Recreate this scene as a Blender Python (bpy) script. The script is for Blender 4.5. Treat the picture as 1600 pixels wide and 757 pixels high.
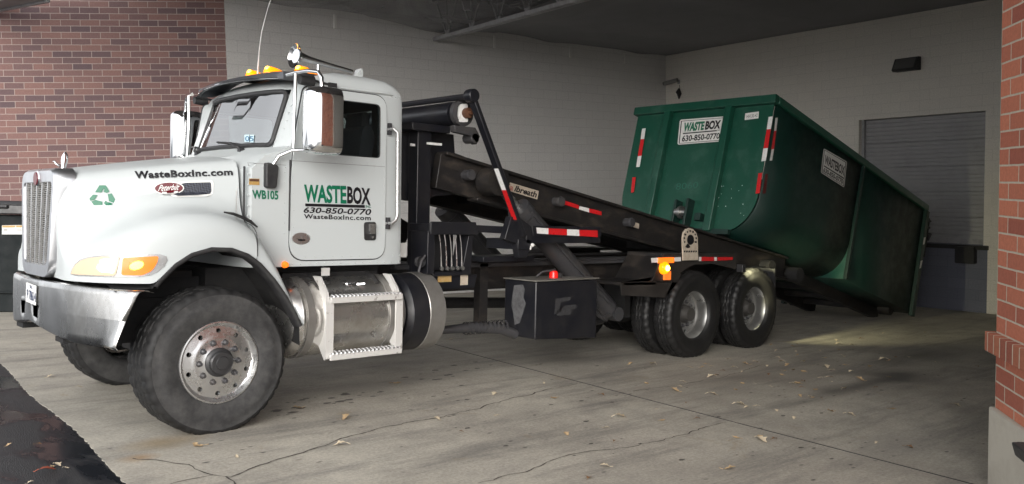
import bpy, bmesh, math, random
import numpy as np
from mathutils import Vector, Matrix
from mathutils.bvhtree import BVHTree
R_ = math.radians
random.seed(7)
for o in list(bpy.data.objects): bpy.data.objects.remove(o)
scene = bpy.context.scene
COL = scene.collection

# ------------------------------------------------------------------ camera
SL = R_(3.2)                                   # the yard falls 3.2 degrees towards the dock
F_PX = 1377.15
YAW, PITCH, ROLL = 0.750940883, 0.0291248192, 0.0222433165
CT = np.array([-2.81336375, -6.08651519, 1.62338508])   # camera in the frame of the sloping yard
def cam_axes():
    cy, sy, cp, sp = math.cos(YAW), math.sin(YAW), math.cos(PITCH), math.sin(PITCH)
    f = np.array([sy*cp, cy*cp, -sp]); r = np.array([cy, -sy, 0]); u = np.cross(r, f)
    c, s = math.cos(ROLL), math.sin(ROLL)
    return c*r+s*u, -s*r+c*u, f
CR, CU, CF = cam_axes()
RS = Matrix.Rotation(SL, 3, 'Y')
CWORLD = RS @ Vector(CT)
cam_d = bpy.data.cameras.new('camera'); cam = bpy.data.objects.new('camera', cam_d); COL.objects.link(cam)
m3 = RS @ Matrix((CR, CU, -CF)).transposed()
cam.matrix_world = Matrix.Translation(CWORLD) @ m3.to_4x4()
cam_d.sensor_width = 36; cam_d.lens = F_PX/1600*36; cam_d.clip_end = 500; cam_d.clip_start = .05
scene.camera = cam

# ------------------------------------------------------------------ sky, sun, exposure
SUN_EL, SUN_AZ = R_(20), R_(229)               # azimuth measured from +Y towards +X
w = bpy.data.worlds.new("World"); scene.world = w; w.use_nodes = True
nt = w.node_tree; bg = nt.nodes['Background']
sky = nt.nodes.new('ShaderNodeTexSky'); sky.sky_type = 'NISHITA'; sky.sun_disc = False
sky.sun_elevation = SUN_EL; sky.sun_rotation = SUN_AZ; sky.air_density = 1.0; sky.dust_density = 5.0
hs = nt.nodes.new('ShaderNodeHueSaturation'); hs.inputs['Saturation'].default_value = .2
nt.links.new(sky.outputs[0], hs.inputs['Color'])
veil = nt.nodes.new('ShaderNodeMix'); veil.data_type = 'RGBA'; veil.inputs[0].default_value = .5      # an even veil of cloud over the clear sky
veil.inputs[7].default_value = (6.0, 6.1, 6.3, 1)
nt.links.new(hs.outputs[0], veil.inputs[6]); nt.links.new(veil.outputs[2], bg.inputs[0])
bg.inputs[1].default_value = .15
sun_d = bpy.data.lights.new('sun', 'SUN'); sun_d.energy = .5; sun_d.angle = R_(45); sun_d.color = (1, .96, .9)
sun = bpy.data.objects.new('sun', sun_d); COL.objects.link(sun)
sd = Vector((math.sin(SUN_AZ)*math.cos(SUN_EL), math.cos(SUN_AZ)*math.cos(SUN_EL), math.sin(SUN_EL)))
sun.rotation_euler = (-sd).to_track_quat('-Z', 'Y').to_euler(); sun.location = sd*30
scene.view_settings.view_transform = 'Standard'; scene.view_settings.look = 'None'
scene.view_settings.gamma = 1; scene.view_settings.use_curve_mapping = False
scene.view_settings.exposure = 1.2
scene.render.engine = 'CYCLES'
scene.cycles.max_bounces = 8; scene.cycles.transparent_max_bounces = 12

# ------------------------------------------------------------------ rays from the photo onto known planes (yard frame)
def ray(u, v):
    return Vector(CR)*((u-800)/F_PX) - Vector(CU)*((v-378.5)/F_PX) + Vector(CF)
CV = Vector(CT)
def hit(u, v, p, n):
    d = ray(u, v); t = (Vector(p)-CV).dot(Vector(n))/d.dot(Vector(n)); return CV + d*t
def S(u, v, y): return hit(u, v, (0, y, 0), (0, 1, 0))
def SX(u, v, x): return hit(u, v, (x, 0, 0), (1, 0, 0))
def SG(u, v, z=0): return hit(u, v, (0, 0, z), (0, 0, 1))
def to_w(p): return RS @ Vector(p)
def yard_z(x, y=0):                            # world height of the yard under world x
    return -math.tan(SL)*x

# ------------------------------------------------------------------ materials
MATS = {}
def nodes(name):
    m = bpy.data.materials.new(name); m.use_nodes = True; n = m.node_tree
    return m, n, n.nodes['Principled BSDF']
def setp(b, **k):
    for a, v in k.items(): b.inputs[a.replace('_', ' ')].default_value = v
def link(n, a, b): n.links.new(a, b)
def coords(n, scale=(1, 1, 1), rot=(0, 0, 0)):
    tc = n.nodes.new('ShaderNodeTexCoord'); mp = n.nodes.new('ShaderNodeMapping')
    mp.inputs['Scale'].default_value = scale; mp.inputs['Rotation'].default_value = rot
    link(n, tc.outputs['Object'], mp.inputs[0]); return mp.outputs[0]
def noise(n, vec, scale, detail=6, rough=.6, dist=0):
    t = n.nodes.new('ShaderNodeTexNoise'); link(n, vec, t.inputs['Vector'])
    t.inputs['Scale'].default_value = scale; t.inputs['Detail'].default_value = detail
    t.inputs['Roughness'].default_value = rough; t.inputs['Distortion'].default_value = dist; return t.outputs['Fac']
def ramp(n, fac, stops):
    r = n.nodes.new('ShaderNodeValToRGB'); link(n, fac, r.inputs[0]); e = r.color_ramp.elements
    while len(e) < len(stops): e.new(.5)
    for q, (p, c) in zip(e, stops):
        q.position = p; q.color = (c, c, c, 1) if isinstance(c, (int, float)) else (*c, 1)
    return r.outputs[0]
def mix(n, fac, a, b, mode='MIX'):
    x = n.nodes.new('ShaderNodeMix'); x.data_type = 'RGBA'; x.blend_type = mode
    if isinstance(fac, (int, float)): x.inputs[0].default_value = fac
    else: link(n, fac, x.inputs[0])
    for i, c in ((6, a), (7, b)):
        if isinstance(c, tuple): x.inputs[i].default_value = (*c, 1)
        else: link(n, c, x.inputs[i])
    return x.outputs[2]
def bump(n, b, h, strength=.3, dist=.01):
    t = n.nodes.new('ShaderNodeBump'); t.inputs['Strength'].default_value = strength; t.inputs['Distance'].default_value = dist
    link(n, h, t.inputs['Height']); link(n, t.outputs[0], b.inputs['Normal'])
def simple(name, col, rough=.5, metal=0, coat=0, dirt=None, dirt_amt=0, scale=6, stretch=(1, 1, 1), bmp=0, rvar=.12, lo=.45, hi=.75):
    m, n, b = nodes(name); setp(b, Base_Color=(*col, 1), Roughness=rough, Metallic=metal)
    if coat: b.inputs['Coat Weight'].default_value = coat; b.inputs['Coat Roughness'].default_value = .08
    v = coords(n, stretch); f = noise(n, v, scale, 8, .65)
    if dirt:
        f2 = noise(n, v, scale*3.1, 6, .7)
        k = ramp(n, mix(n, .4, f, f2), [(lo, 0.0), (hi, dirt_amt)])
        link(n, mix(n, k, col, dirt), b.inputs['Base Color'])
    if rvar:
        link(n, ramp(n, f, [(.3, max(.02, rough-rvar)), (.7, min(1, rough+rvar))]), b.inputs['Roughness'])
    if bmp: bump(n, b, noise(n, v, scale*8, 4), bmp, .004)
    MATS[name] = m; return m
def emis(name, col, ecol, e, rough=.2):
    m, n, b = nodes(name); setp(b, Base_Color=(*col, 1), Roughness=rough, Emission_Color=(*ecol, 1), Emission_Strength=e)
    MATS[name] = m; return m
white = simple('white_paint', (.465, .495, .50), .40, 0, 0, (.41, .405, .38), .22, 1.3, (1, 1, 1.2), lo=.5, hi=.9)
white_worn = simple('worn_white_metal', (.60, .59, .57), .42, .2, 0, (.10, .06, .045), .8, 6, lo=.57, hi=.62, bmp=.1)
chrome = simple('chrome', (.78, .79, .8), .07, 1, rvar=.04)
satin = simple('satin_chrome', (.66, .67, .69), .34, 1, rvar=.08, dirt=(.4, .4, .4), dirt_amt=.5, scale=5)
MATS['white_paint'].node_tree.nodes['Principled BSDF'].inputs['Specular IOR Level'].default_value = .3
stain = simple('stainless', (.50, .50, .495), .26, 1, dirt=(.24, .235, .225), dirt_amt=.85, scale=3.0, stretch=(1, 1, .5), lo=.44, hi=.64)
alum = simple('aluminium', (.66, .66, .66), .28, .95, dirt=(.42, .41, .40), dirt_amt=.5, scale=9, lo=.5, hi=.8)
tankal = simple('tank_aluminium', (.72, .71, .69), .27, .95, dirt=(.30, .25, .20), dirt_amt=.8, scale=2.6, lo=.48, hi=.74)
rubber = simple('tyre_rubber', (.024, .024, .025), .7, 0, 0, (.085, .083, .08), .8, 6, bmp=.3, lo=.42, hi=.72)
rubber_rear = simple('dark_tyre_rubber', (.008, .008, .0085), .55, 0, 0, (.020, .019, .017), .7, 7, bmp=.3)  # rear tyres: darker and less dusty than the front rubber
tread_r = simple('tread_rubber', (.006, .006, .0065), .7, 0, 0, (.028, .027, .026), .8, 9, bmp=.3)
dullalum = simple('dull_rim', (.42, .42, .41), .36, .9, dirt=(.2, .19, .18), dirt_amt=.7, scale=6, lo=.5, hi=.8)
discpaint = simple('grey_disc_paint', (.20, .20, .195), .5, .2, dirt=(.07, .065, .06), dirt_amt=.8, scale=7)
trim = simple('black_rubber_trim', (.018, .018, .02), .55, dirt=(.06, .06, .055), dirt_amt=.6, scale=12)
black = simple('black_paint', (.008, .0085, .012), .4, 0, .05, (.028, .026, .025), .7, 3.5, bmp=.08)
blackdirty = simple('dirty_black_steel', (.012, .011, .011), .5, 0, 0, (.060, .047, .036), .75, 3.0, (1, 1, 2), bmp=.15, lo=.48, hi=.7)
greysteel = simple('grey_steel', (.055, .055, .06), .45, .3, 0, (.09, .08, .07), .8, 5, bmp=.1)
bandgrey = simple('grey_band_metal', (.28, .27, .255), .42, .6, 0, (.15, .14, .13), .7, 3)
liner = simple('wheel_well_liner', (.010, .010, .011), .8, dirt=(.035, .033, .03), dirt_amt=.7, scale=8)
dark_int = simple('dark_interior', (.055, .055, .06), .7)
seatm = simple('seat_fabric', (.06, .06, .07), .85)
greenp = simple('green_container_paint', (.005, .062, .038), .42, 0, .1, (.055, .13, .10), .8, 2.6, (1, 1, 1), bmp=.06, lo=.5, hi=.8)
greenside = simple('scuffed_shaded_green_paint', (.004, .023, .0175), .5, 0, .0, (.02, .032, .028), .7, 5, (1, 1, 1), bmp=.1, lo=.52, hi=.75)  # container sides: shade put into a darker base green, scuffs on top
greenlite = simple('lighter_green_paint', (.008, .06, .042), .5, dirt=(.06, .14, .11), dirt_amt=.6, scale=5)  # gusset plates: a lighter green than the sides
dg = simple('decal_green', (.0, .13, .065), .4, rvar=0)
dk = simple('decal_black', (.008, .008, .01), .35, rvar=0)
signw = simple('sign_white', (.72, .72, .70), .4, rvar=0, dirt=(.4, .38, .34), dirt_amt=.5, scale=9)
redm = simple('red_enamel', (.11, .008, .014), .25, rvar=0)
tape_r = simple('red_reflective_tape', (.55, .012, .015), .35, dirt=(.2, .02, .02), dirt_amt=.5, scale=25)
tape_w = simple('white_reflective_tape', (.72, .72, .71), .35, dirt=(.35, .33, .3), dirt_amt=.6, scale=25)
rust = simple('rusty_metal', (.12, .05, .025), .7, .2, dirt=(.03, .02, .015), dirt_amt=.9, scale=20)
yellowm = simple('faded_yellow_plate', (.42, .26, .08), .6, dirt=(.5, .42, .3), dirt_amt=.8, scale=20)
tan_m = simple('worn_cream_plate', (.48, .42, .34), .6, dirt=(.25, .17, .11), dirt_amt=.7, scale=14)
amber = emis('lit_amber_lens', (.75, .22, .01), (1, .24, .0), .9)
amber_hot = emis('glowing_amber_bulb', (.9, .4, .02), (1, .42, .03), 7)
orange_lens = emis('lit_orange_lens', (.75, .15, .02), (1, .17, .01), .55)
headl = emis('lit_headlight_lens', (.34, .30, .23), (1, .66, .34), .20, .12)
head_hot = emis('lit_headlight_bulb', (1, .95, .85), (1, .86, .62), 3.5)
redlens = emis('red_lens', (.5, .01, .01), (1, .02, .01), .25)
whitepl = simple('white_plastic', (.75, .75, .73), .4, rvar=0)
blueplast = simple('dark_blue_plastic', (.018, .032, .075), .45, dirt=(.05, .06, .09), dirt_amt=.5)
binplast = simple('black_bin_plastic', (.004, .007, .008), .85, dirt=(.008, .012, .013), dirt_amt=.7)
def glass_mat(name, tint, fres=1.5, rough=.02):
    m = bpy.data.materials.new(name); m.use_nodes = True; n = m.node_tree; n.nodes.remove(n.nodes['Principled BSDF'])
    out = n.nodes['Material Output']; t = n.nodes.new('ShaderNodeBsdfTransparent'); t.inputs[0].default_value = (*tint, 1)
    g = n.nodes.new('ShaderNodeBsdfGlossy'); g.inputs['Roughness'].default_value = rough
    fr = n.nodes.new('ShaderNodeFresnel'); fr.inputs[0].default_value = fres
    mx = n.nodes.new('ShaderNodeMixShader'); link(n, fr.outputs[0], mx.inputs[0]); link(n, t.outputs[0], mx.inputs[1]); link(n, g.outputs[0], mx.inputs[2])
    link(n, mx.outputs[0], out.inputs[0]); return m
glass = glass_mat('window_glass', (.55, .62, .62), 1.5)
wsglass = glass_mat('windshield_glass', (.42, .50, .52), 4.6)

def brick_mat(name, c1, c2, mortar, bw, rh, ms, bmp=.5, var=None, grime=None):
    m, n, b = nodes(name)
    tc = n.nodes.new('ShaderNodeTexCoord'); sp = n.nodes.new('ShaderNodeSeparateXYZ'); cb = n.nodes.new('ShaderNodeCombineXYZ')
    link(n, tc.outputs['Object'], sp.inputs[0]); link(n, sp.outputs[0], cb.inputs[0]); link(n, sp.outputs[2], cb.inputs[1])
    wob = n.nodes.new('ShaderNodeTexNoise'); wob.inputs['Scale'].default_value = 9; link(n, cb.outputs[0], wob.inputs['Vector'])
    ad = n.nodes.new('ShaderNodeVectorMath'); ad.operation = 'MULTIPLY_ADD'; ad.inputs[1].default_value = (.006, .006, 0); link(n, wob.outputs['Color'], ad.inputs[0]); link(n, cb.outputs[0], ad.inputs[2])
    t = n.nodes.new('ShaderNodeTexBrick'); link(n, ad.outputs[0], t.inputs['Vector'])
    t.inputs['Scale'].default_value = 1; t.inputs['Brick Width'].default_value = bw; t.inputs['Row Height'].default_value = rh
    t.inputs['Mortar Size'].default_value = ms; t.inputs['Mortar Smooth'].default_value = .25; t.inputs['Bias'].default_value = -.1
    t.inputs['Color1'].default_value = (*c1, 1); t.inputs['Color2'].default_value = (*c2, 1); t.inputs['Mortar'].default_value = (*mortar, 1)
    col = t.outputs['Color']
    nz = noise(n, cb.outputs[0], 38, 6, .7); nl = noise(n, cb.outputs[0], .55, 5, .6)
    col = mix(n, .45, col, ramp(n, nz, [(.3, .45), (.7, 1.0)]), 'MULTIPLY')
    if grime: col = mix(n, ramp(n, nl, [(.4, 0.0), (.75, .55)]), col, grime)
    link(n, col, b.inputs['Base Color']); setp(b, Roughness=.85)
    h = n.nodes.new('ShaderNodeMath'); h.operation = 'MULTIPLY_ADD'; h.inputs[1].default_value = -1; link(n, t.outputs['Fac'], h.inputs[0])
    k = n.nodes.new('ShaderNodeMath'); k.operation = 'MULTIPLY'; k.inputs[1].default_value = .35; link(n, nz, k.inputs[0]); link(n, k.outputs[0], h.inputs[2])
    bump(n, b, h.outputs[0], bmp, .008); MATS[name] = m; return m
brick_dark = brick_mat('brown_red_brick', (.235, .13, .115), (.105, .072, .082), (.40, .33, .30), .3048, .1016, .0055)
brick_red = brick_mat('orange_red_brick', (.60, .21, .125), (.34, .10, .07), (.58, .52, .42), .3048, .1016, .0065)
cmu = brick_mat('painted_block', (.78, .775, .765), (.75, .745, .74), (.64, .635, .63), .4064, .2032, .006, .5, grime=(.68, .67, .655))
cmu_back = brick_mat('painted_back_block', (.84, .805, .735), (.81, .775, .715), (.71, .685, .625), .4064, .2032, .005, .4, grime=(.68, .645, .585))
cmu_blue = brick_mat('blue_grey_painted_block', (.17, .18, .23), (.15, .165, .21), (.12, .13, .17), .4064, .2032, .003, .2, grime=(.12, .12, .15))
concbase = simple('pale_concrete', (.52, .49, .42), .85, dirt=(.40, .36, .30), dirt_amt=.8, scale=4, bmp=.3)

def scale01(n, s, a, b):
    r = n.nodes.new('ShaderNodeMapRange'); r.inputs['From Min'].default_value = a; r.inputs['From Max'].default_value = b; link(n, s, r.inputs[0]); return r.outputs[0]
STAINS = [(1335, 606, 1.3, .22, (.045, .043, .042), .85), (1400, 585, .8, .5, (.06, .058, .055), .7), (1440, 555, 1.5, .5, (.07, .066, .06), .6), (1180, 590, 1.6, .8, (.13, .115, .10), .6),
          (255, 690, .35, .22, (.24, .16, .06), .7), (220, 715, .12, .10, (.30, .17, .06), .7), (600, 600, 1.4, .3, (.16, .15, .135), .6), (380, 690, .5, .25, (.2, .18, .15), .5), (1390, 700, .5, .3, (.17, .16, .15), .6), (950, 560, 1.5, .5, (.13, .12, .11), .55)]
def conc():
    m, n, b = nodes('worn_concrete'); v = coords(n); vs = coords(n, (.22, 1.6, 1)); vst = coords(n, (.5, 3.2, 1), (0, 0, R_(-10)))
    big = noise(n, v, .55, 8, .65, .4); mid = noise(n, v, 3.2, 8, .7); fine = noise(n, v, 42, 7, .8); strk = noise(n, vs, 1.6, 10, .75); strk2 = noise(n, vst, 1.1, 6, .62, .6)
    c = mix(n, ramp(n, big, [(.34, 0.0), (.66, 1.0)]), (.40, .37, .315), (.60, .56, .475))
    c = mix(n, ramp(n, mid, [(.42, 0.0), (.72, .55)]), c, (.29, .27, .24))
    c = mix(n, ramp(n, strk, [(.50, 0.0), (.66, .75)]), c, (.21, .20, .185))
    c = mix(n, ramp(n, strk2, [(.55, 0.0), (.78, .55)]), c, (.16, .152, .14))
    c = mix(n, .8, c, ramp(n, fine, [(.34, .48), (.66, 1.0)]), 'MULTIPLY')
    # rusty tan patches
    tp = noise(n, v, 1.5, 7, .7, .8); c = mix(n, ramp(n, tp, [(.62, 0.0), (.76, .5)]), c, (.26, .185, .09))
    # dark oil spots
    vo = n.nodes.new('ShaderNodeTexVoronoi'); vo.inputs['Scale'].default_value = 5.2; vo.inputs['Randomness'].default_value = 1
    link(n, coords(n, (1, 1.9, 1)), vo.inputs['Vector'])
    sp = ramp(n, vo.outputs['Distance'], [(.06, 1.0), (.16, 0.0)]); gate = ramp(n, noise(n, v, .8, 3), [(.53, 0.0), (.58, .9)])
    c = mix(n, mix(n, 1.0, sp, gate, 'MULTIPLY'), c, (.05, .045, .04))
    # old stains with a place of their own: oil by the bay mouth, rusty drips by the front wheel
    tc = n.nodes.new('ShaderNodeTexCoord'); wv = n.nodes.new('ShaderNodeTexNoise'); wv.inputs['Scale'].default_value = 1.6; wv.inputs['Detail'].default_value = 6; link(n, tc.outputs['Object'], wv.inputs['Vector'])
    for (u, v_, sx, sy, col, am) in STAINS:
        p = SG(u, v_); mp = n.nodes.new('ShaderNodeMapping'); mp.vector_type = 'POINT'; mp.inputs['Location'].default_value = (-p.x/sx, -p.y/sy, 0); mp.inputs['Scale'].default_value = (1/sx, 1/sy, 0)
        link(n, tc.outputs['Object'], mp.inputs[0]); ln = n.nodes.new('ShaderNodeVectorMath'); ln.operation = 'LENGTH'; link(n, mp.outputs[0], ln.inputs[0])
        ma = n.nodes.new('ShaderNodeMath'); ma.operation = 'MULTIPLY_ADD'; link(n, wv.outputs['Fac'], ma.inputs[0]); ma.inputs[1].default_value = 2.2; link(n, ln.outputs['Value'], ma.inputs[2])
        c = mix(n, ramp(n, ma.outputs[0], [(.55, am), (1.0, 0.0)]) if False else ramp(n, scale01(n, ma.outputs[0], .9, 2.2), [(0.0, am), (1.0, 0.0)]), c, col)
    link(n, c, b.inputs['Base Color'])
    link(n, ramp(n, strk, [(.35, .85), (.75, .55)]), b.inputs['Roughness'])
    bump(n, b, mix(n, .35, mid, fine), .35, .006); return m
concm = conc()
def asph():
    m, n, b = nodes('wet_asphalt'); v = coords(n); fine = noise(n, v, 90, 4, .8); wet = noise(n, coords(n, (1.3, .6, 1)), 1.9, 5, .6, .5)
    vo = n.nodes.new('ShaderNodeTexVoronoi'); vo.inputs['Scale'].default_value = 110; link(n, v, vo.inputs['Vector'])
    c = mix(n, ramp(n, vo.outputs['Distance'], [(.1, 0.0), (.6, 1.0)]), (.016, .016, .018), (.036, .036, .038))
    pw = ramp(n, wet, [(.47, 0.0), (.53, 1.0)])
    c = mix(n, pw, c, (.016, .018, .022)); link(n, c, b.inputs['Base Color']); setp(b, Specular_IOR_Level=.28)
    link(n, ramp(n, wet, [(.44, .55), (.52, .42), (.58, .16)]), b.inputs['Roughness'])
    h = mix(n, pw, vo.outputs['Distance'], (.5, .5, .5)); bump(n, b, h, .5, .006); return m
asphm = asph()
crackm = simple('crack_dirt', (.06, .05, .042), .95, rvar=0)
jointm = simple('joint_filler', (.05, .047, .045), .9, rvar=0)
netdark = simple('ceiling_deck', (.36, .36, .37), .9, dirt=(.22, .22, .23), dirt_amt=.7, scale=1.2)
steelgrey = simple('joist_steel', (.34, .34, .35), .6, dirt=(.09, .09, .09), dirt_amt=.6, scale=5)
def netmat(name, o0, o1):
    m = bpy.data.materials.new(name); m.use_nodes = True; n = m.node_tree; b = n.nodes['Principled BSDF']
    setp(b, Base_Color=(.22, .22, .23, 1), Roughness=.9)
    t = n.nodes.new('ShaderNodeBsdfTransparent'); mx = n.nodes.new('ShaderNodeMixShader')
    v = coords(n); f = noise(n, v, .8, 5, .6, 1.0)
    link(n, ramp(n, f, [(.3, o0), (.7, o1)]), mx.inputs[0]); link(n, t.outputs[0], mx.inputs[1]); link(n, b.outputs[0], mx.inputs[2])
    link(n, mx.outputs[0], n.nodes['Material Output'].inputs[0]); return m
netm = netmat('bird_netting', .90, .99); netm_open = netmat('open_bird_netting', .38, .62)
leafms = [simple('leaf_tan', (.42, .30, .17), .8), simple('leaf_pale', (.55, .46, .33), .8), simple('leaf_brown', (.24, .13, .06), .8)]
leaf_red = simple('leaf_red', (.35, .08, .04), .7)

# ------------------------------------------------------------------ mesh building
class MB:
    def __init__(s): s.v = []; s.f = []; s.m = []
    def add(s, vs, fs, mi=0):
        k = len(s.v); s.v += [Vector(q) for q in vs]; s.f += [[i+k for i in f] for f in fs]; s.m += [mi]*len(fs); return s
    def box(s, x0, x1, y0, y1, z0, z1, mi=0):
        vs = [(x, y, z) for x in (x0, x1) for y in (y0, y1) for z in (z0, z1)]
        return s.add(vs, [(0, 1, 3, 2), (4, 6, 7, 5), (0, 4, 5, 1), (2, 3, 7, 6), (0, 2, 6, 4), (1, 5, 7, 3)], mi)
    def beam(s, a, b, wd, ht, up=(0, 0, 1), mi=0):
        a, b = Vector(a), Vector(b); d = (b-a).normalized(); r = d.cross(Vector(up)).normalized(); u = r.cross(d)
        vs = [p + r*i*wd/2 + u*j*ht/2 for p in (a, b) for i, j in ((-1, -1), (1, -1), (1, 1), (-1, 1))]
        return s.add(vs, [(3, 2, 1, 0), (4, 5, 6, 7), (0, 1, 5, 4), (1, 2, 6, 5), (2, 3, 7, 6), (3, 0, 4, 7)], mi)
    def tube(s, path, r, n=10, mi=0, caps=True):
        P = [Vector(p) for p in path]; rr = r if isinstance(r, (list, tuple)) else [r]*len(P)
        rings = []; prev = None
        for i, p in enumerate(P):
            t = (P[min(i+1, len(P)-1)] - P[max(i-1, 0)]).normalized()
            if prev is None: a = t.cross(Vector((0, 0, 1)) if abs(t.z) < .9 else Vector((1, 0, 0))).normalized()
            else: a = (prev - t*prev.dot(t)).normalized()
            prev = a; b = t.cross(a)
            rings.append([p + (a*math.cos(q*2*math.pi/n) + b*math.sin(q*2*math.pi/n))*rr[i] for q in range(n)])
        vs = [q for g in rings for q in g]
        fs = [(i*n+j, i*n+(j+1) % n, (i+1)*n+(j+1) % n, (i+1)*n+j) for i in range(len(P)-1) for j in range(n)]
        if caps: fs += [tuple(range(n-1, -1, -1)), tuple((len(P)-1)*n+j for j in range(n))]
        return s.add(vs, fs, mi)
    def lathe(s, prof, c, axis='Y', n=48, mi=0, closed=False, mod=None):
        # prof: (r, a) along the axis
        c = Vector(c); k = len(prof); vs = []
        for i in range(n):
            t = 2*math.pi*i/n
            for j, (r, a) in enumerate(prof):
                if mod: r = mod(i, j, r, a)
                ca, sa = math.cos(t)*r, math.sin(t)*r
                vs.append(c + (Vector((ca, a, sa)) if axis == 'Y' else Vector((a, ca, sa)) if axis == 'X' else Vector((ca, sa, a))))
        fs = []
        for i in range(n):
            i2 = (i+1) % n
            for j in range(k if closed else k-1):
                j2 = (j+1) % k; q = (i*k+j, i2*k+j, i2*k+j2, i*k+j2); fs.append(q if axis != 'X' else q[::-1])
        return s.add(vs, fs, mi)
    def prism(s, poly, a0, a1, axis='Y', mi=0):
        # poly in (x,z) for Y, (y,z) for X, (x,y) for Z
        def pt(p, a): return (p[0], a, p[1]) if axis == 'Y' else (a, p[0], p[1]) if axis == 'X' else (p[0], p[1], a)
        n = len(poly); vs = [pt(p, a0) for p in poly]+[pt(p, a1) for p in poly]
        return s.add(vs, [tuple(range(n)), tuple(range(2*n-1, n-1, -1))]+[(i, i+n, (i+1) % n+n, (i+1) % n) for i in range(n)], mi)
    def grid(s, rows, mi=0, skip=None, loop=False):
        n = len(rows[0]); vs = [p for r in rows for p in r]; fs = []
        for i in range(len(rows)-1):
            for j in range(n if loop else n-1):
                if skip and skip(i, j): continue
                fs.append((i*n+j, i*n+(j+1) % n, (i+1)*n+(j+1) % n, (i+1)*n+j))
        return s.add(vs, fs, mi)
    def islands(s):
        p = list(range(len(s.v)))
        def f(a):
            while p[a] != a: p[a] = p[p[a]]; a = p[a]
            return a
        for fc in s.f:
            for q in fc[1:]: p[f(q)] = f(fc[0])
        out = {}
        for fc, mi in zip(s.f, s.m): out.setdefault(f(fc[0]), []).append((fc, mi))
        res = []
        for fl in out.values():
            m = MB(); idx = {}
            for fc, mi in fl:
                for q in fc:
                    if q not in idx: idx[q] = len(m.v); m.v.append(s.v[q])
                m.f.append([idx[q] for q in fc]); m.m.append(mi)
            res.append(m)
        return res
    def build(s, name, mat, parent=None, **kw):
        if name in SPLIT and parent is not None:
            return [q.build_one(SPLIT[name], mat, parent, **kw) for q in s.islands()][0]
        return s.build_one(name, mat, parent, **kw)
    def build_one(s, name, mat, parent=None, base=None, smooth=35, bevel=0, solid=0, world=False, recalc=True):
        me = bpy.data.meshes.new(name); off = Vector(base) if base is not None else Vector((0, 0, 0))
        me.from_pydata([v-off for v in s.v], [], s.f)
        for m in (mat if isinstance(mat, list) else [mat]): me.materials.append(m)
        for p, mi in zip(me.polygons, s.m): p.material_index = mi
        bm = bmesh.new(); bm.from_mesh(me); bmesh.ops.remove_doubles(bm, verts=bm.verts, dist=1e-5)
        if recalc: bmesh.ops.recalc_face_normals(bm, faces=bm.faces)
        bm.to_mesh(me); bm.free(); me.update()
        if smooth:
            for p in me.polygons: p.use_smooth = True
            me.set_sharp_from_angle(angle=R_(smooth))
        o = bpy.data.objects.new(name, me); COL.objects.link(o)
        if parent is not None:
            o.parent = parent
            if parent.type == 'EMPTY' and parent.name in BASES: o.location = off - BASES[parent.name]
            else: o.location = off - PBASE.get(parent.name, Vector((0, 0, 0)))
            PBASE[o.name] = off
        else:
            o.location = to_w(off) if not world else off
            if not world: o.rotation_euler = (0, SL, 0)
        if solid:
            md = o.modifiers.new('s', 'SOLIDIFY'); md.thickness = solid; md.offset = 0
        if bevel:
            md = o.modifiers.new('b', 'BEVEL'); md.width = bevel; md.segments = 2; md.limit_method = 'ANGLE'; md.angle_limit = R_(40)
        return o
BASES = {}; PBASE = {}
SPLIT = {n: n for n in 'tank_strap side_post step_side_plate step_frame gusset_plate hanger_post hoist_cross_member tail_roller tow_pocket reflector_strip pale_panel handle_bracket suspension_hanger sticker grille_bar hook_bracket cross_member bumper_bracket tank_bracket skid_rail sub_frame label_band'.split()}
SPLIT['lug_nuts'] = 'lug_nut'
def thing(name, base, label, cat, group=None, world=False, rotz=0):
    o = bpy.data.objects.new(name, None); COL.objects.link(o); o.empty_display_size = .2
    if world: o.location = base; o.rotation_euler = (0, 0, rotz)
    else: o.location = to_w(base); o.rotation_euler = (0, SL, 0)
    BASES[o.name] = Vector((0, 0, 0)) if world else Vector(base); tag(o, label, cat, group); return o
def tag(o, label, cat, group=None):
    o['label'] = label; o['category'] = cat
    if group: o['group'] = group
    return o
def kind(o, k): o['kind'] = k; return o
def bvh_of(o):
    return BVHTree.FromPolygons([v.co + PBASE.get(o.name, Vector((0, 0, 0))) for v in o.data.vertices], [tuple(p.vertices) for p in o.data.polygons])
def on(bvh, off=.004):
    def f(u, v):
        d = ray(u, v).normalized(); h, nrm, i, dist = bvh.ray_cast(CV, d)
        if h is None: return None
        if nrm.dot(d) > 0: nrm = -nrm
        return h + nrm*off
    return f
def plane_y(y): return lambda u, v: S(u, v, y)
def text_mesh(body, bold=0, shear=0, spacing=1):
    cu = bpy.data.curves.new('lettering', 'FONT'); cu.body = body; cu.offset = bold; cu.shear = shear; cu.space_character = spacing; cu.resolution_u = 3
    o = bpy.data.objects.new('lettering', cu); COL.objects.link(o); bpy.context.view_layer.update()
    me = bpy.data.meshes.new_from_object(o.evaluated_get(bpy.context.evaluated_depsgraph_get()))
    vs = [v.co.copy() for v in me.vertices]; fs = [tuple(p.vertices) for p in me.polygons]
    bpy.data.objects.remove(o); bpy.data.curves.remove(cu); bpy.data.meshes.remove(me)
    x0 = min(v.x for v in vs); x1 = max(v.x for v in vs); y0 = min(v.y for v in vs); y1 = max(v.y for v in vs)
    return [((v.x-x0)/(x1-x0), (v.y-y0)/(y1-y0)) for v in vs], fs
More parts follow.
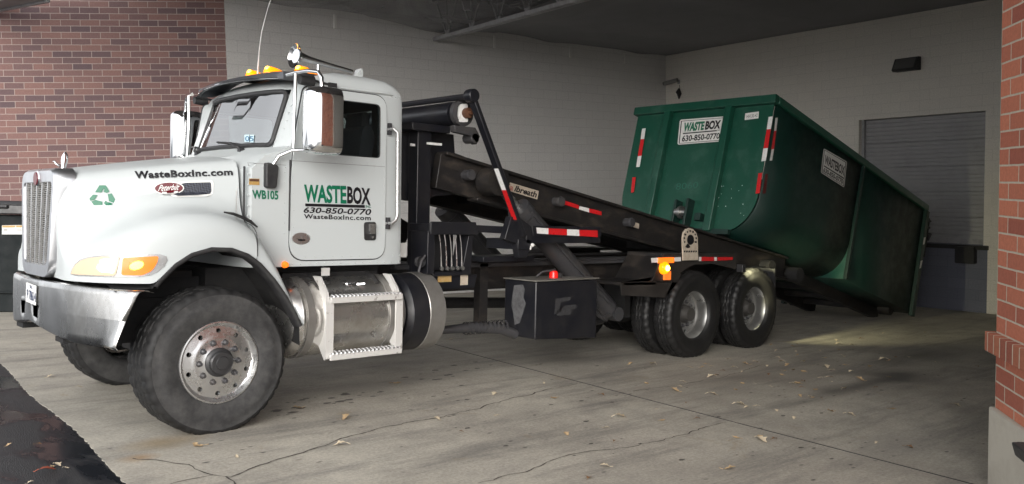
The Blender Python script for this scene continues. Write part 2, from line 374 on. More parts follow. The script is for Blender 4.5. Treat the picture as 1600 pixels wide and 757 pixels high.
def text_quad(body, quad, fmap, bold=.0, shear=0, spacing=1, mb=None, mi=0):
    """lettering in the quad bl, br, tr, tl; fmap turns a photo point into a point on the surface"""
    vs, fs = text_mesh(body, bold, shear, spacing); mb = mb or MB(); out = []
    bl, br, tr, tl = [np.array(q, float) for q in quad]
    for a, b in vs:
        q = bl*(1-a)*(1-b)+br*a*(1-b)+tr*a*b+tl*(1-a)*b; out.append(fmap(*q))
    good = [f for f in fs if all(out[i] is not None for i in f)]
    out = [p if p is not None else Vector((0, 0, 0)) for p in out]
    mb.add(out, good, mi); return mb
def patch(outline, fmap, mb=None, mi=0, cuts=0):
    """a flat or draped patch with the given outline in photo points"""
    bm = bmesh.new(); vs = [bm.verts.new((u, v, 0)) for u, v in outline]; f = bm.faces.new(vs)
    bmesh.ops.triangulate(bm, faces=[f])
    for _ in range(cuts): bmesh.ops.subdivide_edges(bm, edges=bm.edges[:], cuts=1, use_grid_fill=True)
    bmesh.ops.triangulate(bm, faces=bm.faces[:])
    bm.verts.index_update(); pts = [fmap(v.co.x, v.co.y) for v in bm.verts]; mb = mb or MB()
    fs = [tuple(v.index for v in f.verts) for f in bm.faces]
    fs = [f for f in fs if all(pts[i] is not None for i in f)]
    mb.add([p if p is not None else Vector((0, 0, 0)) for p in pts], fs, mi); bm.free(); return mb
def ell(cx, cy, rx, ry, n=28, rot=0):
    c, s = math.cos(rot), math.sin(rot)
    return [(cx+rx*math.cos(t)*c-ry*math.sin(t)*s, cy+rx*math.cos(t)*s+ry*math.sin(t)*c) for t in [2*math.pi*i/n for i in range(n)]]
def rounded(pts, r, k=5):
    out = []; n = len(pts)
    for i in range(n):
        p = Vector(pts[i]); a = Vector(pts[i-1]); b = Vector(pts[(i+1) % n])
        ri = r[i] if isinstance(r, (list, tuple)) else r
        da = (a-p).normalized(); db = (b-p).normalized(); q0 = p+da*ri; q1 = p+db*ri
        for j in range(k+1):
            t = j/k; out.append(tuple(q0*(1-t)**2+p*2*t*(1-t)+q1*t*t))
    return out
def interp(x, tab):
    if x <= tab[0][0]: return tab[0][1]
    for (a, va), (b, vb) in zip(tab, tab[1:]):
        if x <= b: t = (x-a)/(b-a); return va+(vb-va)*t
    return tab[-1][1]
def ismooth(x, tab):
    xs = [t[0] for t in tab]; ys = [t[1] for t in tab]
    if x <= xs[0]: return ys[0]
    if x >= xs[-1]: return ys[-1]
    i = max(k for k in range(len(xs)-1) if xs[k] <= x)
    def sl(k):
        if k == 0: return (ys[1]-ys[0])/(xs[1]-xs[0])
        if k == len(xs)-1: return (ys[-1]-ys[-2])/(xs[-1]-xs[-2])
        return (ys[k+1]-ys[k-1])/(xs[k+1]-xs[k-1])
    h = xs[i+1]-xs[i]; t = (x-xs[i])/h
    return (2*t**3-3*t*t+1)*ys[i]+(t**3-2*t*t+t)*h*sl(i)+(-2*t**3+3*t*t)*ys[i+1]+(t**3-t*t)*h*sl(i+1)


# ------------------------------------------------------------------ the yard
BND = [(SG(0, 570)), (SG(205, 757))]
def bnd_x(y):
    a, b = BND; t = (y-a.y)/(b.y-a.y); return a.x+(b.x-a.x)*t
rng = random.Random(3)
edge = []; y = -30.0
while y < 30:
    edge.append((bnd_x(y)+rng.uniform(-.008, .008)+.02*math.sin(y*2.1), y)); y += .035 if -4 < y < 6 else .6
g = MB(); n = len(edge)
g.add([(x, y, -.004) for x, y in [(-70, -70), (60, -70), (60, 70), (-70, 70)]], [(0, 1, 2, 3)])
kind(g.build('asphalt_ground', asphm, smooth=0), 'structure')
g = MB(); vs = [(x, y, 0) for x, y in edge]+[(15.6, y, 0) for x, y in edge]+[(x, y, -.03) for x, y in edge]
g.add(vs, [(i, n+i, n+i+1, i+1) for i in range(n-1)]+[(i, i+1, 2*n+i+1, 2*n+i) for i in range(n-1)])
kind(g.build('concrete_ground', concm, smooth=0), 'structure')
def strip(mb, pts, wd, z=.003, jit=.0, seed=1, step=.05, taper=True):
    r = random.Random(seed); P = [SG(*q) for q in pts]; Q = []
    for a, b in zip(P, P[1:]):
        k = max(1, int((b-a).length/step)); Q += [a+(b-a)*i/k for i in range(k)]
    Q.append(P[-1]); vs = []; w0 = 0; off = 0
    for i, q in enumerate(Q):
        d = (Q[min(i+1, len(Q)-1)]-Q[max(0, i-1)]).normalized(); nn = Vector((-d.y, d.x, 0))
        off = off*.7+r.uniform(-jit, jit); ww = wd*r.uniform(.35, 1.3) if jit else wd
        vs += [q+nn*(off+ww/2)+Vector((0, 0, z)), q+nn*(off-ww/2)+Vector((0, 0, z))]
    mb.add(vs, [(2*i, 2*i+2, 2*i+3, 2*i+1) for i in range(len(Q)-1)])
g = MB()
strip(g, [(205, 718), (240, 720), (290, 728), (330, 742), (360, 745), (420, 725), (500, 700), (560, 680), (640, 660), (740, 640), (850, 610), (900, 600)], .011, jit=.018, seed=2)
strip(g, [(355, 745), (372, 757), (385, 775)], .013, jit=.015, seed=3)
strip(g, [(230, 765), (330, 742)], .010, jit=.012, seed=8)
strip(g, [(745, 755), (830, 735), (880, 715), (905, 710), (960, 703), (1030, 690), (1130, 660)], .009, jit=.018, seed=4)
strip(g, [(990, 612), (1060, 602), (1130, 590), (1190, 570)], .007, jit=.012, seed=5)
r = random.Random(21); g2 = MB()
def blot(u, v, s):
    p = SG(u, v); k = 9; vs = [p+Vector((s*r.uniform(.7, 1.3)*1.5*math.cos(a), s*r.uniform(.6, 1.2)*math.sin(a), .0025)) for a in [i*2*math.pi/k for i in range(k)]]; g2.add(vs, [tuple(range(k))])
for i in range(46):
    t = r.random(); blot(430+t*330+r.gauss(0, 12), 645-t*75+r.gauss(0, 7), r.uniform(.008, .035))
for i in range(40): blot(r.uniform(620, 1450), r.uniform(560, 720), r.uniform(.006, .02))
kind(g2.build('ground_stain', simple('drip_stain', (.10, .09, .08), .7), smooth=0), 'structure')
kind(g.build('ground_crack', crackm, smooth=0), 'structure')
g = MB(); a, b = SG(735, 553), SG(1520, 757); d = (b-a)
g.beam(a-d*2.2+Vector((0, 0, 0)), b+d*3, .013, .006)
kind(g.build('ground_joint', jointm, smooth=0), 'structure')

# ------------------------------------------------------------------ the building
P0 = Vector((3.9974, 8.0826, 0)); CN = Vector((16.016, 8.0826, 0)); PP = Vector((3.1019, -4.1789, 0))
def place(o, loc, az): o.location = loc; o.rotation_euler = (0, 0, R_(90-az)); return o
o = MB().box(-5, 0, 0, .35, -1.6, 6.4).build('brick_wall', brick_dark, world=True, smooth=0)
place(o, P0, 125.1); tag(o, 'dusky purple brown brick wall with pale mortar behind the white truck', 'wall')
o = MB().box(0.0, 12.3, 0, .3, -2.2, 5.6).build('block_wall', cmu, world=True, smooth=0)
place(o, P0+Vector((.004, 0, 0)), 90); tag(o, 'pale painted block side wall of the bay behind the hoist', 'wall')
# back wall with its roll-up door
BW = thing('dock_wall', CN, 'cream painted block back wall of the bay holding the roll-up door', 'wall', world=True, rotz=R_(90-187.4))
DX0, DX1, DZ0, DZ1 = 5.58, 8.19, .44, 2.95
m = MB()
for x0, x1, z0, z1 in ((-.3, DX0, .44, 5.6), (DX1, 13.5, .44, 5.6), (DX0, DX1, DZ1, 5.6)): m.box(x0, x1, 0, .3, z0, z1)
m.build('wall', cmu_back, BW, smooth=0)
m = MB().box(-.3, 8.27, -.004, .3, -2.2, .44); m.build('painted_dado', cmu_blue, BW, smooth=0)
m = MB().box(8.27, 13.5, 0, .3, -2.2, .44); m.build('dado_wall', cmu_back, BW, smooth=0)
m = MB(); nz = 30; rows = []
for i in range(nz*4+1):
    z = DZ0+(DZ1-DZ0)*i/(nz*4); k = i % 4; sec = (i//4) % 6
    y = .17+(.012 if k == 0 else 0)+(.014 if (k == 0 and sec == 0) else 0)
    rows.append([(DX0+.005, y, z), (DX1-.005, y, z)])
m.grid(rows); dm = simple('roller_door_paint', (.36, .36, .37), .5, dirt=(.24, .24, .245), dirt_amt=.7, scale=1.5)
dr = m.build('door', dm, BW, smooth=0)
for x in (DX0+.03, DX1-.03): MB().box(x-.028, x+.028, .10, .165, DZ0, DZ1-.002).build('guide_rail', steelgrey, dr, smooth=0)
MB().box(DX0+.06, DX1-.06, .125, .166, DZ0+.003, DZ0+.11).build('bottom_bar', steelgrey, dr, smooth=0)
m = MB().box(DX0-.1, DX1+.1, -.06, .02, .355, .435); m.build('dock_edge', trim, BW)
o = MB().prism(rounded([(0, .09), (.36, .09), (.36, .41), (0, .41)], .03), -.13, -.005).build('dock_bumper', trim, world=True)
place(o, CN+Vector((math.sin(R_(187.4)), math.cos(R_(187.4)), 0))*7.72, 187.4); tag(o, 'black rubber dock bumper fixed under the roll-up door', 'bumper')
t = thing('wall_light', CN+Vector((math.sin(R_(187.4)), math.cos(R_(187.4)), 0))*6.68+Vector((0, 0, 3.97)), 'dark box wall light mounted above the roll-up door', 'light', world=True, rotz=R_(90-187.4))
m = MB(); m.prism([(0.0, .13), (-.10, .13), (-.22, -.10), (-.18, -.13), (0, -.13)], -.25, .25, 'X'); m.build('housing', trim, t, bevel=.01)
m = MB(); m.add([(x, y, z) for x in (-.21, .21) for y, z in ((-.112, .115), (-.222, -.085))], [(0, 1, 3, 2)]); m.build('lens', simple('smoky_lens', (.12, .12, .115), .15), t, smooth=0)
t = thing('security_camera', CN+Vector((math.sin(R_(187.4)), math.cos(R_(187.4)), 0))*.45+Vector((0, 0, 4.22)), 'small grey security camera near the top of the bay corner', 'camera', world=True, rotz=R_(90-187.4))
m = MB(); m.tube([(.02, -.03, .05), (.02, -.16, .05)], .02); m.box(-.02, .06, -.02, -.003, .0, .1); m.build('bracket', steelgrey, t)
m = MB(); m.tube([(-.26, -.26, .02), (-.24, -.25, .024), (.10, -.14, .08)], [.045, .055, .055], 14); m.build('body', simple('camera_grey', (.24, .24, .23), .4), t)
m = MB(); m.tube([(-.275, -.265, .018), (-.26, -.26, .02)], .04, 14); m.build('lens', trim, t)
o = MB().tube([(0, -.02, .16), (.02, -.03, .10), (0, -.03, .06)], .006, 6).tube([(0, -.03, .07), (-.02, -.04, -.02), (.02, -.045, -.08), (0, -.04, -.2)], [.02, .07, .06, .012], 9).build('cable_bundle', trim, world=True)
place(o, CN+Vector((math.sin(R_(187.4)), math.cos(R_(187.4)), 0))*.50+Vector((0, 0, 4.03)), 187.4); tag(o, 'small dark bundle of cable hanging under the security camera', 'cable')
# right-hand brick wall
RW = thing('brick_wall', PP, 'bright orange red brick wall with pale mortar beside the bay opening', 'wall', world=True, rotz=R_(90-53.4))
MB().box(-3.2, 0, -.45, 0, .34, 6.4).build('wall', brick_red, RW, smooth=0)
MB().box(-3.2, .03, -.47, .028, -1.2, .338).build('base', concbase, RW, bevel=.012)
rl = brick_mat('rowlock_brick', (.42, .15, .085), (.30, .09, .06), (.58, .52, .42), .1016, 3, .007)
rl.node_tree.nodes['Brick Texture'].offset = 0
MB().box(-3.2, .05, -.49, .05, .685, .805).build('ledge', rl, RW, smooth=0, bevel=.004)

o = MB().box(.3, 12.2, -.35, 0, -2, 5.6).build('block_wall', cmu_back, world=True, smooth=0); o.location = (PP.x, PP.y-.1, 0)
tag(o, 'painted block side wall closing the bay behind the red brick wall', 'wall')

# ceiling, joists, netting
CANX = -2.4  # unseen roof front carried out over the truck to cut light on the hood
m = MB(); poly = [(CANX, 7.0), (2.4, 8.3), (4.1, 8.45), (16.6, 8.45), (14.6, -4.7), (CANX, -4.7)]
m.prism(poly, 5.62, 5.8, 'Z'); [m.box(x, x+.04, -4.6, 8.3, 5.56, 5.619) for x in np.arange(-2.2, 15, .31)]; kind(m.build('ceiling', netdark, world=True, smooth=0), 'structure')
bd = Vector((math.sin(R_(187.4)), math.cos(R_(187.4)), 0))
def joist_mesh():
    m = MB(); L = 12.3; zb, zt = 4.74, 5.52
    for z in (zb, zt):
        for s in (-.045, .045): m.beam(bd*0+Vector((s, 0, z)), bd*L+Vector((s, 0, z)), .06, .07)
    k = 14; st = L/k
    for i in range(k):
        a = bd*(i*st); c = bd*((i+.5)*st); e = bd*((i+1)*st)
        m.tube([a+Vector((0, 0, zt)), c+Vector((0, 0, zb))], .022, 6); m.tube([c+Vector((0, 0, zb)), e+Vector((0, 0, zt))], .022, 6)
        m.tube([c+Vector((0, 0, zb)), c+Vector((0, 0, zt))], .012, 5)
    return m
jo = None
JL = ['open web steel roof joist hanging lowest over the hoist', 'open web steel roof joist nearest the bay mouth']
for i, (x, dz) in enumerate(((8.42, -.07), (5.2, .42))):
    if jo is None: jo = joist_mesh().build('roof_joist', steelgrey, world=True, smooth=0); o = jo
    else: o = jo.copy(); COL.objects.link(o)
    o.location = (x, 8.02, dz); tag(o, JL[i], 'roof joist', 'open web steel joists under the ceiling')
m = MB(); m2 = MB(); rows = []
jl = [5.2, 8.42, 11.7, 14.9]
rn = random.Random(5); ph = [rn.uniform(0, 6) for _ in range(8)]
for i in range(90):
    t = i/89; row = []
    for j in range(90):
        q = j/89*12.4; x0 = 2.2+t*13.9; x = x0-.13*q*min(1, max(0, (x0-3)/6)); y = 8.06-q
        xs = x+.13*q*min(1, max(0, (x0-3)/6)); d = min(abs(xs-k) for k in jl)
        z = 4.93-.05*math.cos(d*1.9)*0
        z += .05*(1-math.exp(-(d/.5)**2)) if abs(xs-8.42) > 1.6 else -.13*math.exp(-(d/.9)**2)+.03
        e_ = min(1, q/1.5)*min(1, max(0, (16.1-x0)/2)); z += .012*math.sin(x*1.3+ph[0]+y*.4)+.02*e_*math.sin(y*2.3+ph[1])+.02*e_*math.sin(y*.9+x*.7+ph[2])-.06*e_*abs(math.sin(y*1.05+ph[3]+.2*math.sin(x)))
        row.append((x, y, z))
    rows.append(row)
cut = 40
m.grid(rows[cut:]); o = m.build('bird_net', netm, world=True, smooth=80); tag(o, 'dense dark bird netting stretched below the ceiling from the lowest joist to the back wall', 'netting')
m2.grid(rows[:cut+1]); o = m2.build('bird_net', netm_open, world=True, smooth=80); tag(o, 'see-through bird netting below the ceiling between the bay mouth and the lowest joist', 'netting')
cl = None
for i, (u, v, x) in enumerate(((524, 25, 6.12), (773, 63, 10.04), (890, 75, 12.39), (974, 92, 14.32))):
    if cl is None: cl = MB().box(-.03, .03, -.03, -.002, -.13, .13).build('wall_bracket', whitepl, world=True, bevel=.004); o = cl
    else: o = cl.copy(); COL.objects.link(o)
    o.location = (x, 8.08, 4.78); tag(o, ['pale wall bracket under the netting nearest the bay mouth', 'pale wall bracket just behind the lowest joist', 'pale wall bracket between the lowest joist and the bay corner', 'pale wall bracket nearest the bay corner'][i], 'bracket', 'small brackets along the top of the side wall')
# eave over the brick wall
def rayw_plane(u, v, z):
    d = RS @ ray(u, v); t = (z-CWORLD.z)/d.z; return CWORLD+d*t
A, B = rayw_plane(0, 17, 4.62), rayw_plane(88, 0, 4.62); d = (B-A); d.z = 0; d.normalize(); nn = Vector((-d.y, d.x, 0))
if nn.dot(CWORLD-A) < 0: nn = -nn
t = thing('eave', A, 'dark overhanging eave with pale edge strip above the brick wall', 'eave', world=True)
m = MB(); p = [Vector((0, 0, 0))-d*.8, d*1.2, d*1.2+nn*.35, nn*.35-d*.8]; m.prism([(q.x, q.y) for q in p], .03, .3, 'Z'); m.build('soffit', netdark, t, smooth=0)
m = MB(); m.beam(-d*.8-nn*.03+Vector((0, 0, .05)), d*1.2-nn*.03+Vector((0, 0, .05)), .05, .11); m.build('edge_strip', steelgrey, t, smooth=0)

# ================================================================== the truck (yard frame: x to the rear, y away from us, z up)
TK = thing('roll_off_truck', (3, 1.22, 0), 'white roll-off truck with green and black lettering, backed into the bay', 'truck')
YC = 1.16                                       # middle of cab and hood
# ---- hood and front fenders in one skin
zc_t = [(-.90, 1.26), (-.8, 1.335), (-.74, 1.38), (-.49, 1.53), (-.30, 1.59), (-.1, 1.605), (.1, 1.57), (.25, 1.50), (.36, 1.38)]
zb_t = [(-.9, 1.105), (-.46, 1.10), (-.43, 1.13), (-.33, 1.24), (-.22, 1.31), (-.08, 1.35), (.07, 1.345), (.2, 1.30), (.32, 1.22), (.45, 1.08), (.55, .95), (.66, .76)]
yb_t = [(-.90, .60), (-.88, .50), (-.85, .42), (-.8, .325), (-.7, .205), (-.55, .105), (-.4, .05), (-.2, .012), (0, -.005), (.3, -.005), (.66, .01)]
w1_t = [(-.90, .40), (-.83, .44), (-.6, .55), (-.3, .68), (0, .78), (.28, .85)]
zt_t = [(-.90, 1.80), (-.87, 1.86), (-.8, 1.895), (-.6, 1.935), (-.3, 1.985), (0, 2.03), (.28, 2.065)]
def hood_half(x):
    zt, zc, zb, yb, w1 = ismooth(x, zt_t), ismooth(x, zc_t), interp(x, zb_t), ismooth(x, yb_t), ismooth(x, w1_t)
    db = YC-yb; ws = min(w1+.10, db-.03); rt = interp(x, [(-.9, .10), (-.5, .13), (.28, .16)])
    pts = [(0, zt), (.25*w1, zt-.004), (.5*w1, zt-.014), (.72*w1, zt-.032)]
    for k in range(1, 6):
        a = k/5*math.pi/2; pts.append((w1-.13+ .13*math.sin(a), zt-.04-rt*(1-math.cos(a))))
    z0 = zt-.04-rt
    pts.append((w1+.02, z0*.6+zc*.4)); pts.append((min(w1+.05, ws), zc+.13)); pts.append((ws, zc+.055))
    sp = db-ws
    pts.append((ws+sp*.22, zc+.024)); pts.append((ws+sp*.45, zc+.002))
    for k in range(1, 6):
        a = k/5*math.pi/2; pts.append((ws+sp*(.45+.55*math.sin(a)), zc+.002-min(.16, (zc-zb)*.6)*(1-math.cos(a))))
    zq = pts[-1][1]; pts.append((db+.004, zq*.5+zb*.5)); pts.append((db, zb))
    return pts
def full_section(x, half): return [(x, YC-d, z) for d, z in reversed(half)]+[(x, YC+d, z) for d, z in half[1:]]
xs = [-.90, -.89, -.875, -.86, -.84, -.81, -.78, -.74, -.7, -.65, -.6, -.55, -.5, -.46, -.43, -.4, -.36, -.33, -.29, -.25, -.22, -.18, -.13, -.08, -.03, .02, .07, .12, .17, .22, .27]
m = MB(); rows = [full_section(x, hood_half(x)) for x in xs]; m.grid(rows)
first = rows[0]; m.add(first+[(-.84, YC, 1.5), (-.84, YC, 1.11)], [(i, i+1, len(first)) for i in range(len(first)-1)]+[(0, len(first), len(first)+1), (len(first)+1, len(first), len(first)-1)])
hood = m.build('hood', white, TK, smooth=50)
md = hood.modifiers.new('s', 'SUBSURF'); md.levels = md.render_levels = 1
HB = bvh_of(hood); onhood = on(HB, .006); onhood2 = on(HB, .010)
# rear part of the near and far fender, behind the seam
def rear_fender(mir):
    m = MB(); rows = []
    for x in [.275, .32, .36, .40, .44, .48, .52, .56, .60, .64, .675]:
        top = interp(x, [(.25, 1.515), (.32, 1.43), (.40, 1.31), (.48, 1.18), (.56, 1.02), (.62, .90), (.675, .79)])
        lo = interp(x, [(.25, 1.27), (.32, 1.20), (.40, 1.12), (.48, 1.02), (.56, .90), (.62, .81), (.675, .745)])
        sec = [(.235, top+.03), (.17, top+.01), (.10, top-.005), (.05, top-.025), (.015, top-.06), (.0, top-.11 if top-.11 > lo else (top+lo)/2), (.0, lo)]
        rows.append([(x, (2*YC-y if mir else y), z) for y, z in sec])
    m.grid(rows); m.add(rows[-1], [tuple(range(7))]); return m
for mir in (0, 1): rear_fender(mir).build('fender', white, TK, smooth=50)
# rubber lip along the arch and the dark wheel well
arch = [(-.46, 1.085), (-.43, 1.13), (-.33, 1.24), (-.22, 1.315), (-.08, 1.355), (.07, 1.35), (.2, 1.305), (.30, 1.235), (.42, 1.11), (.52, .98), (.60, .85), (.655, .745)]
for mir in (0, 1):
    m = MB(); rows = []
    for i, (x, z) in enumerate(arch):
        a = Vector((x, 0, z)); d = (Vector(arch[min(i+1, len(arch)-1)])-Vector(arch[max(i-1, 0)])).normalized(); nrm = Vector((d[1], 0, -d[0]))
        if nrm.z > 0: nrm = -nrm
        y0 = interp(x, [(-.46, .07), (-.2, .01), (.0, -.008), (.655, .0)])
        sec = [a+Vector((0, y0+.03, 0)), a+Vector((0, y0-.012, 0)), a+nrm*.018+Vector((0, y0-.016, 0)), a+nrm*.034+Vector((0, y0-.004, 0)), a+nrm*.037+Vector((0, y0+.08, 0))]
        rows.append([Vector((p.x, (2*YC-p.y if mir else p.y), p.z)) for p in sec])
    m.grid(rows); m.build('fender_lip', trim, TK, smooth=60)
    m = MB(); rows = []
    for i, (x, z) in enumerate([(-.70, 1.07)]+arch+[(.66, .60)]):
        ys = [.035+max(0, -.2-x)*.2, .30, .62]; zz = [z-.02, z+.02, z+.02]
        rows.append([(x, (2*YC-y if mir else y), q) for y, q in zip(ys, zz)])
    m.grid(rows); m.add([(-.70, 2*YC-.62 if mir else .62, 1.1), (.70, 2*YC-.62 if mir else .62, 1.1), (.70, 2*YC-.62 if mir else .62, .62), (-.70, 2*YC-.62 if mir else .62, .62)], [(0, 1, 2, 3)])
    m.build('wheel_well', liner, TK, smooth=0)
# ---- grille
def grx(z): return -.915+(1.78-z)*-.02
m = MB()
def ring(k, x_off, top, bot, hw_t, hw_b, r):
    return [(grx(z)+x_off, YC+y, z) for y, z in rounded([(-hw_b, bot), (hw_b, bot), (hw_t, top), (-hw_t, top)], r, 5)]
ra = ring(0, .14, 1.905, 1.10, .455, .36, .15); rb = ring(1, .03, 1.90, 1.10, .447, .352, .145); rc = ring(2, 0, 1.88, 1.105, .425, .335, .13)
rd2 = ring(3, 0, 1.80, 1.19, .365, .285, .05); re = ring(4, .016, 1.795, 1.195, .36, .28, .05)
m.grid([ra, rb, rc, rd2, re], loop=True)
gs = m.build('grille_surround', satin, TK, smooth=40)
m = MB(); m.add([(x, y, z) for x, y, z in ring(0, .013, 1.80, 1.19, .365, .285, .05)], [tuple(range(24))])
gm, gn, gb = nodes('grille_mesh'); vv = coords(gn, (1, 1, 1)); wv = gn.nodes.new('ShaderNodeTexWave'); wv.wave_type = 'BANDS'; wv.bands_direction = 'Z'; wv.inputs['Scale'].default_value = 22
link(gn, vv, wv.inputs['Vector']); link(gn, ramp(gn, wv.outputs['Fac'], [(.25, (.03, .03, .03)), (.7, (.34, .33, .31))]), gb.inputs['Base Color']); setp(gb, Metallic=.6, Roughness=.45); bump(gn, gb, wv.outputs['Fac'], .8, .01)
gr = m.build('grille', gm, TK, smooth=0)
m = MB()
for k in (-2, -1, 0, 1, 2):
    t = k/2.6; m.beam((grx(1.2)+.004, YC+t*.28, 1.19), (grx(1.79)+.004, YC+t*.36, 1.795), .016, .02, up=(0, 1, 0))
m.build('grille_bar', alum, TK, smooth=0)
m = MB(); m.lathe([(0, -.012), (.045, -.012), (.06, 0), (.06, .03)], (grx(1.83)+.0, YC, 1.825), 'X', 24); eb = m.build('emblem', chrome, TK)
m = MB(); m.lathe([(0, -.016), (.048, -.016), (.05, -.008)], (grx(1.83), YC, 1.825), 'X', 24); m.build('emblem_face', redm, eb)
m = MB(); rows = []
for z, w_, l in ((1.885, .010, .03), (1.91, .010, .018), (1.94, .012, .020), (1.97, .013, .026), (2.0, .011, .024), (2.025, .007, .015), (2.04, .002, .004)):
    rows.append([(-.735+(z-1.89)*.1+l*math.cos(a), YC+w_*math.sin(a), z) for a in np.linspace(0, 2*math.pi, 13)[:-1]])
m.grid(rows, loop=True); m.tube([(-.76, YC, 1.93), (-.785, YC, 1.945), (-.80, YC, 1.965), (-.81, YC, 1.96)], [.008, .008, .006, .003], 8); m.build('hood_ornament', chrome, TK, smooth=60)
# ---- bumper
def bump_plan():
    pts = []
    for d in np.linspace(0, 1.135, 22):
        x = -.965+.03*(d/.5)**2 if d <= .5 else -.935+ .36*((d-.5)/.635)**1.9
        pts.append((x, d))
    return pts
def bz(d): return interp(d, [(0, 1.075), (.6, 1.085), (1.135, 1.055)]), interp(d, [(0, .755), (.5, .70), (.9, .665), (1.135, .66)])
m = MB(); rows = []
half = bump_plan()
holes = {}
plan = [(x, -d) for x, d in reversed(half[1:])]+half
for x, d in plan:
    t, b = bz(abs(d)); end = max(0, (abs(d)-.95)/.185); nx = Vector((-1, 0))
    lev = [(t-.012, .10), (t, .06), (t, .02), (t-.012, .004), (t-.04, 0), (t*.5+b*.5, -.004), (b+.2, -.002), (b+.07, 0), (b+.02, .005), (b, .03), (b+.005, .1)]
    rows.append([(x+q-(1.075-z)*-.0-end*(t-z)*.42, YC-.0-(-d if True else d), z) for z, q in lev])
def sk(i, j):
    d = (plan[i][1]+plan[i+1][1])/2
    return j == 6 and (.10 < d < .2 or -.22 < d < -.10)
m.grid(rows, skip=sk); bp = m.build('bumper', stain, TK, smooth=45, solid=.006)
m = MB()
for d in (-.16, .15): m.box(-.93, -.80, YC+d-.075, YC+d+.075, .78, .95)
m.build('tow_pocket', liner, TK)
m = MB(); m.box(-.86, -.50, YC-.62, YC+.62, .74, 1.03); m.box(-.9, .6, YC-.6, YC-.42, .66, .95); m.box(-.9, .6, YC+.42, YC+.6, .66, .95); m.build('bumper_bracket', liner, TK)
# licence plate
fx = lambda u, v: SX(u, v, -.972)
pq = [(41, 441), (57, 447), (56, 478), (40, 471)]
pl = patch(rounded(pq, 1.2, 3), fx).build('licence_plate', whitepl, TK, smooth=0)
fx2 = lambda u, v: SX(u, v, -.975)
mm = text_quad('IL', [(46.5, 450), (51, 452), (51, 447.5), (46.5, 445.5)], fx2, .01)
mm = text_quad('P 78614', [(42, 467), (55.5, 473), (55.5, 457.5), (42, 452)], fx2, .012, mb=mm); mm.build('plate_number', simple('plate_blue', (.02, .04, .12), .5), pl, smooth=0)
# ---- headlight, traced onto the skin of the fender
hl_out = [(111, 429), (113, 421), (118, 413), (126, 406), (138, 402), (160, 399.5), (190, 398), (225, 397.5), (250, 397.5), (260, 401), (262, 407), (256, 417), (247, 425), (234, 431), (215, 433.5), (180, 433.5), (140, 432), (118, 431)]
hb = patch(hl_out, on(HB, .004), cuts=2).build('headlight', simple('headlight_bezel', (.36, .36, .36), .3, .5), TK, smooth=60)
patch([(113, 428.5), (115, 421), (120, 414), (128, 408), (140, 404), (160, 402), (186, 401), (188, 403), (182, 428), (178, 431), (150, 430.5), (125, 429.5)], on(HB, .011), cuts=2).build('lens', headl, hb, smooth=60)
patch(rounded([(158, 406), (186, 403), (179, 427), (157, 425)], 3), on(HB, .016), cuts=2).build('bulb', emis('headlight_reflector', (.95, .9, .8), (1, .88, .66), 1.0), hb, smooth=60)
patch(ell(163, 418, 9, 5), on(HB, .019), cuts=1).build('glow', head_hot, hb, smooth=60)
patch(rounded([(192, 403), (247, 400.5), (247, 407), (238, 423), (222, 430.5), (190, 430)], [4, 3, 5, 6, 6, 4]), on(HB, .012), cuts=2).build('turn_signal', emis('lit_turn_lens', (.6, .13, .012), (1, .16, .01), .45), hb, smooth=60)
patch(ell(214, 415, 11, 6, rot=-.3), on(HB, .017), cuts=1).build('turn_bulb', amber_hot, hb, smooth=60)
# ---- hood markings
mm = MB()
for poly in ([(390, 215), (410, 182), (440, 182), (420, 216)], [(424, 183), (442, 183), (458, 211), (446, 219), (431, 214), (434, 203)],
             [(363, 246), (380, 226), (402, 228), (388, 250), (368, 256)], [(372, 259), (391, 251), (425, 259), (425, 276), (384, 276)],
             [(450, 224), (468, 220), (485, 248), (478, 266), (455, 257)], [(474, 270), (468, 276), (442, 277), (431, 267), (441, 254), (446, 260)]):
    patch([(20+x/3.03, 230+y/3.03) for x, y in poly], onhood, mb=mm, cuts=1)
mm.build('recycling_symbol', dg, TK, smooth=0)
mm = MB(); text_quad('WasteBoxInc.com', [(211, 280), (364, 274.5), (363, 264.5), (210, 268.5)], onhood, .04, spacing=1.08, mb=mm); mm.build('web_address', dk, TK, smooth=0)
vq = [(283, 284), (331, 282.5), (333.5, 285), (333, 304), (326, 308), (272, 309.5), (262, 303), (270, 290)]
vt = patch(rounded(vq, [8, 3, 3, 6, 5, 4, 5, 8]), onhood, cuts=2).build('hood_vent', whitepl, TK, smooth=60)
ml, mn, mb_ = nodes('vent_mesh'); vv = coords(mn, (1, 1, 1), (0, R_(45), 0)); ck = mn.nodes.new('ShaderNodeTexChecker'); ck.inputs['Scale'].default_value = 90; link(mn, vv, ck.inputs[0])
ck.inputs[1].default_value = (.012, .013, .02, 1); ck.inputs[2].default_value = (.05, .055, .075, 1); link(mn, ck.outputs[0], mb_.inputs['Base Color']); setp(mb_, Roughness=.6)
patch(rounded([(286, 286.5), (329, 285.5), (330.5, 303), (324, 305.5), (274, 307), (268, 302), (276, 291)], [8, 2, 6, 5, 4, 4, 8]), onhood2, cuts=2).build('vent_mesh', ml, vt, smooth=0)
bd_ = patch(ell(263.8, 295.3, 23.6, 10.2, 36, -.02), on(HB, .016), cuts=2).build('maker_badge', whitepl, TK, smooth=60)
patch(ell(263.8, 295.3, 21.8, 8.7, 36, -.02), on(HB, .019), cuts=2).build('badge_enamel', redm, bd_, smooth=60)
mm = text_quad('Peterbilt', [(247, 300), (279, 298), (281, 289), (249, 290.5)], on(HB, .022), .004, .35); mm.build('badge_script', whitepl, bd_, smooth=0)
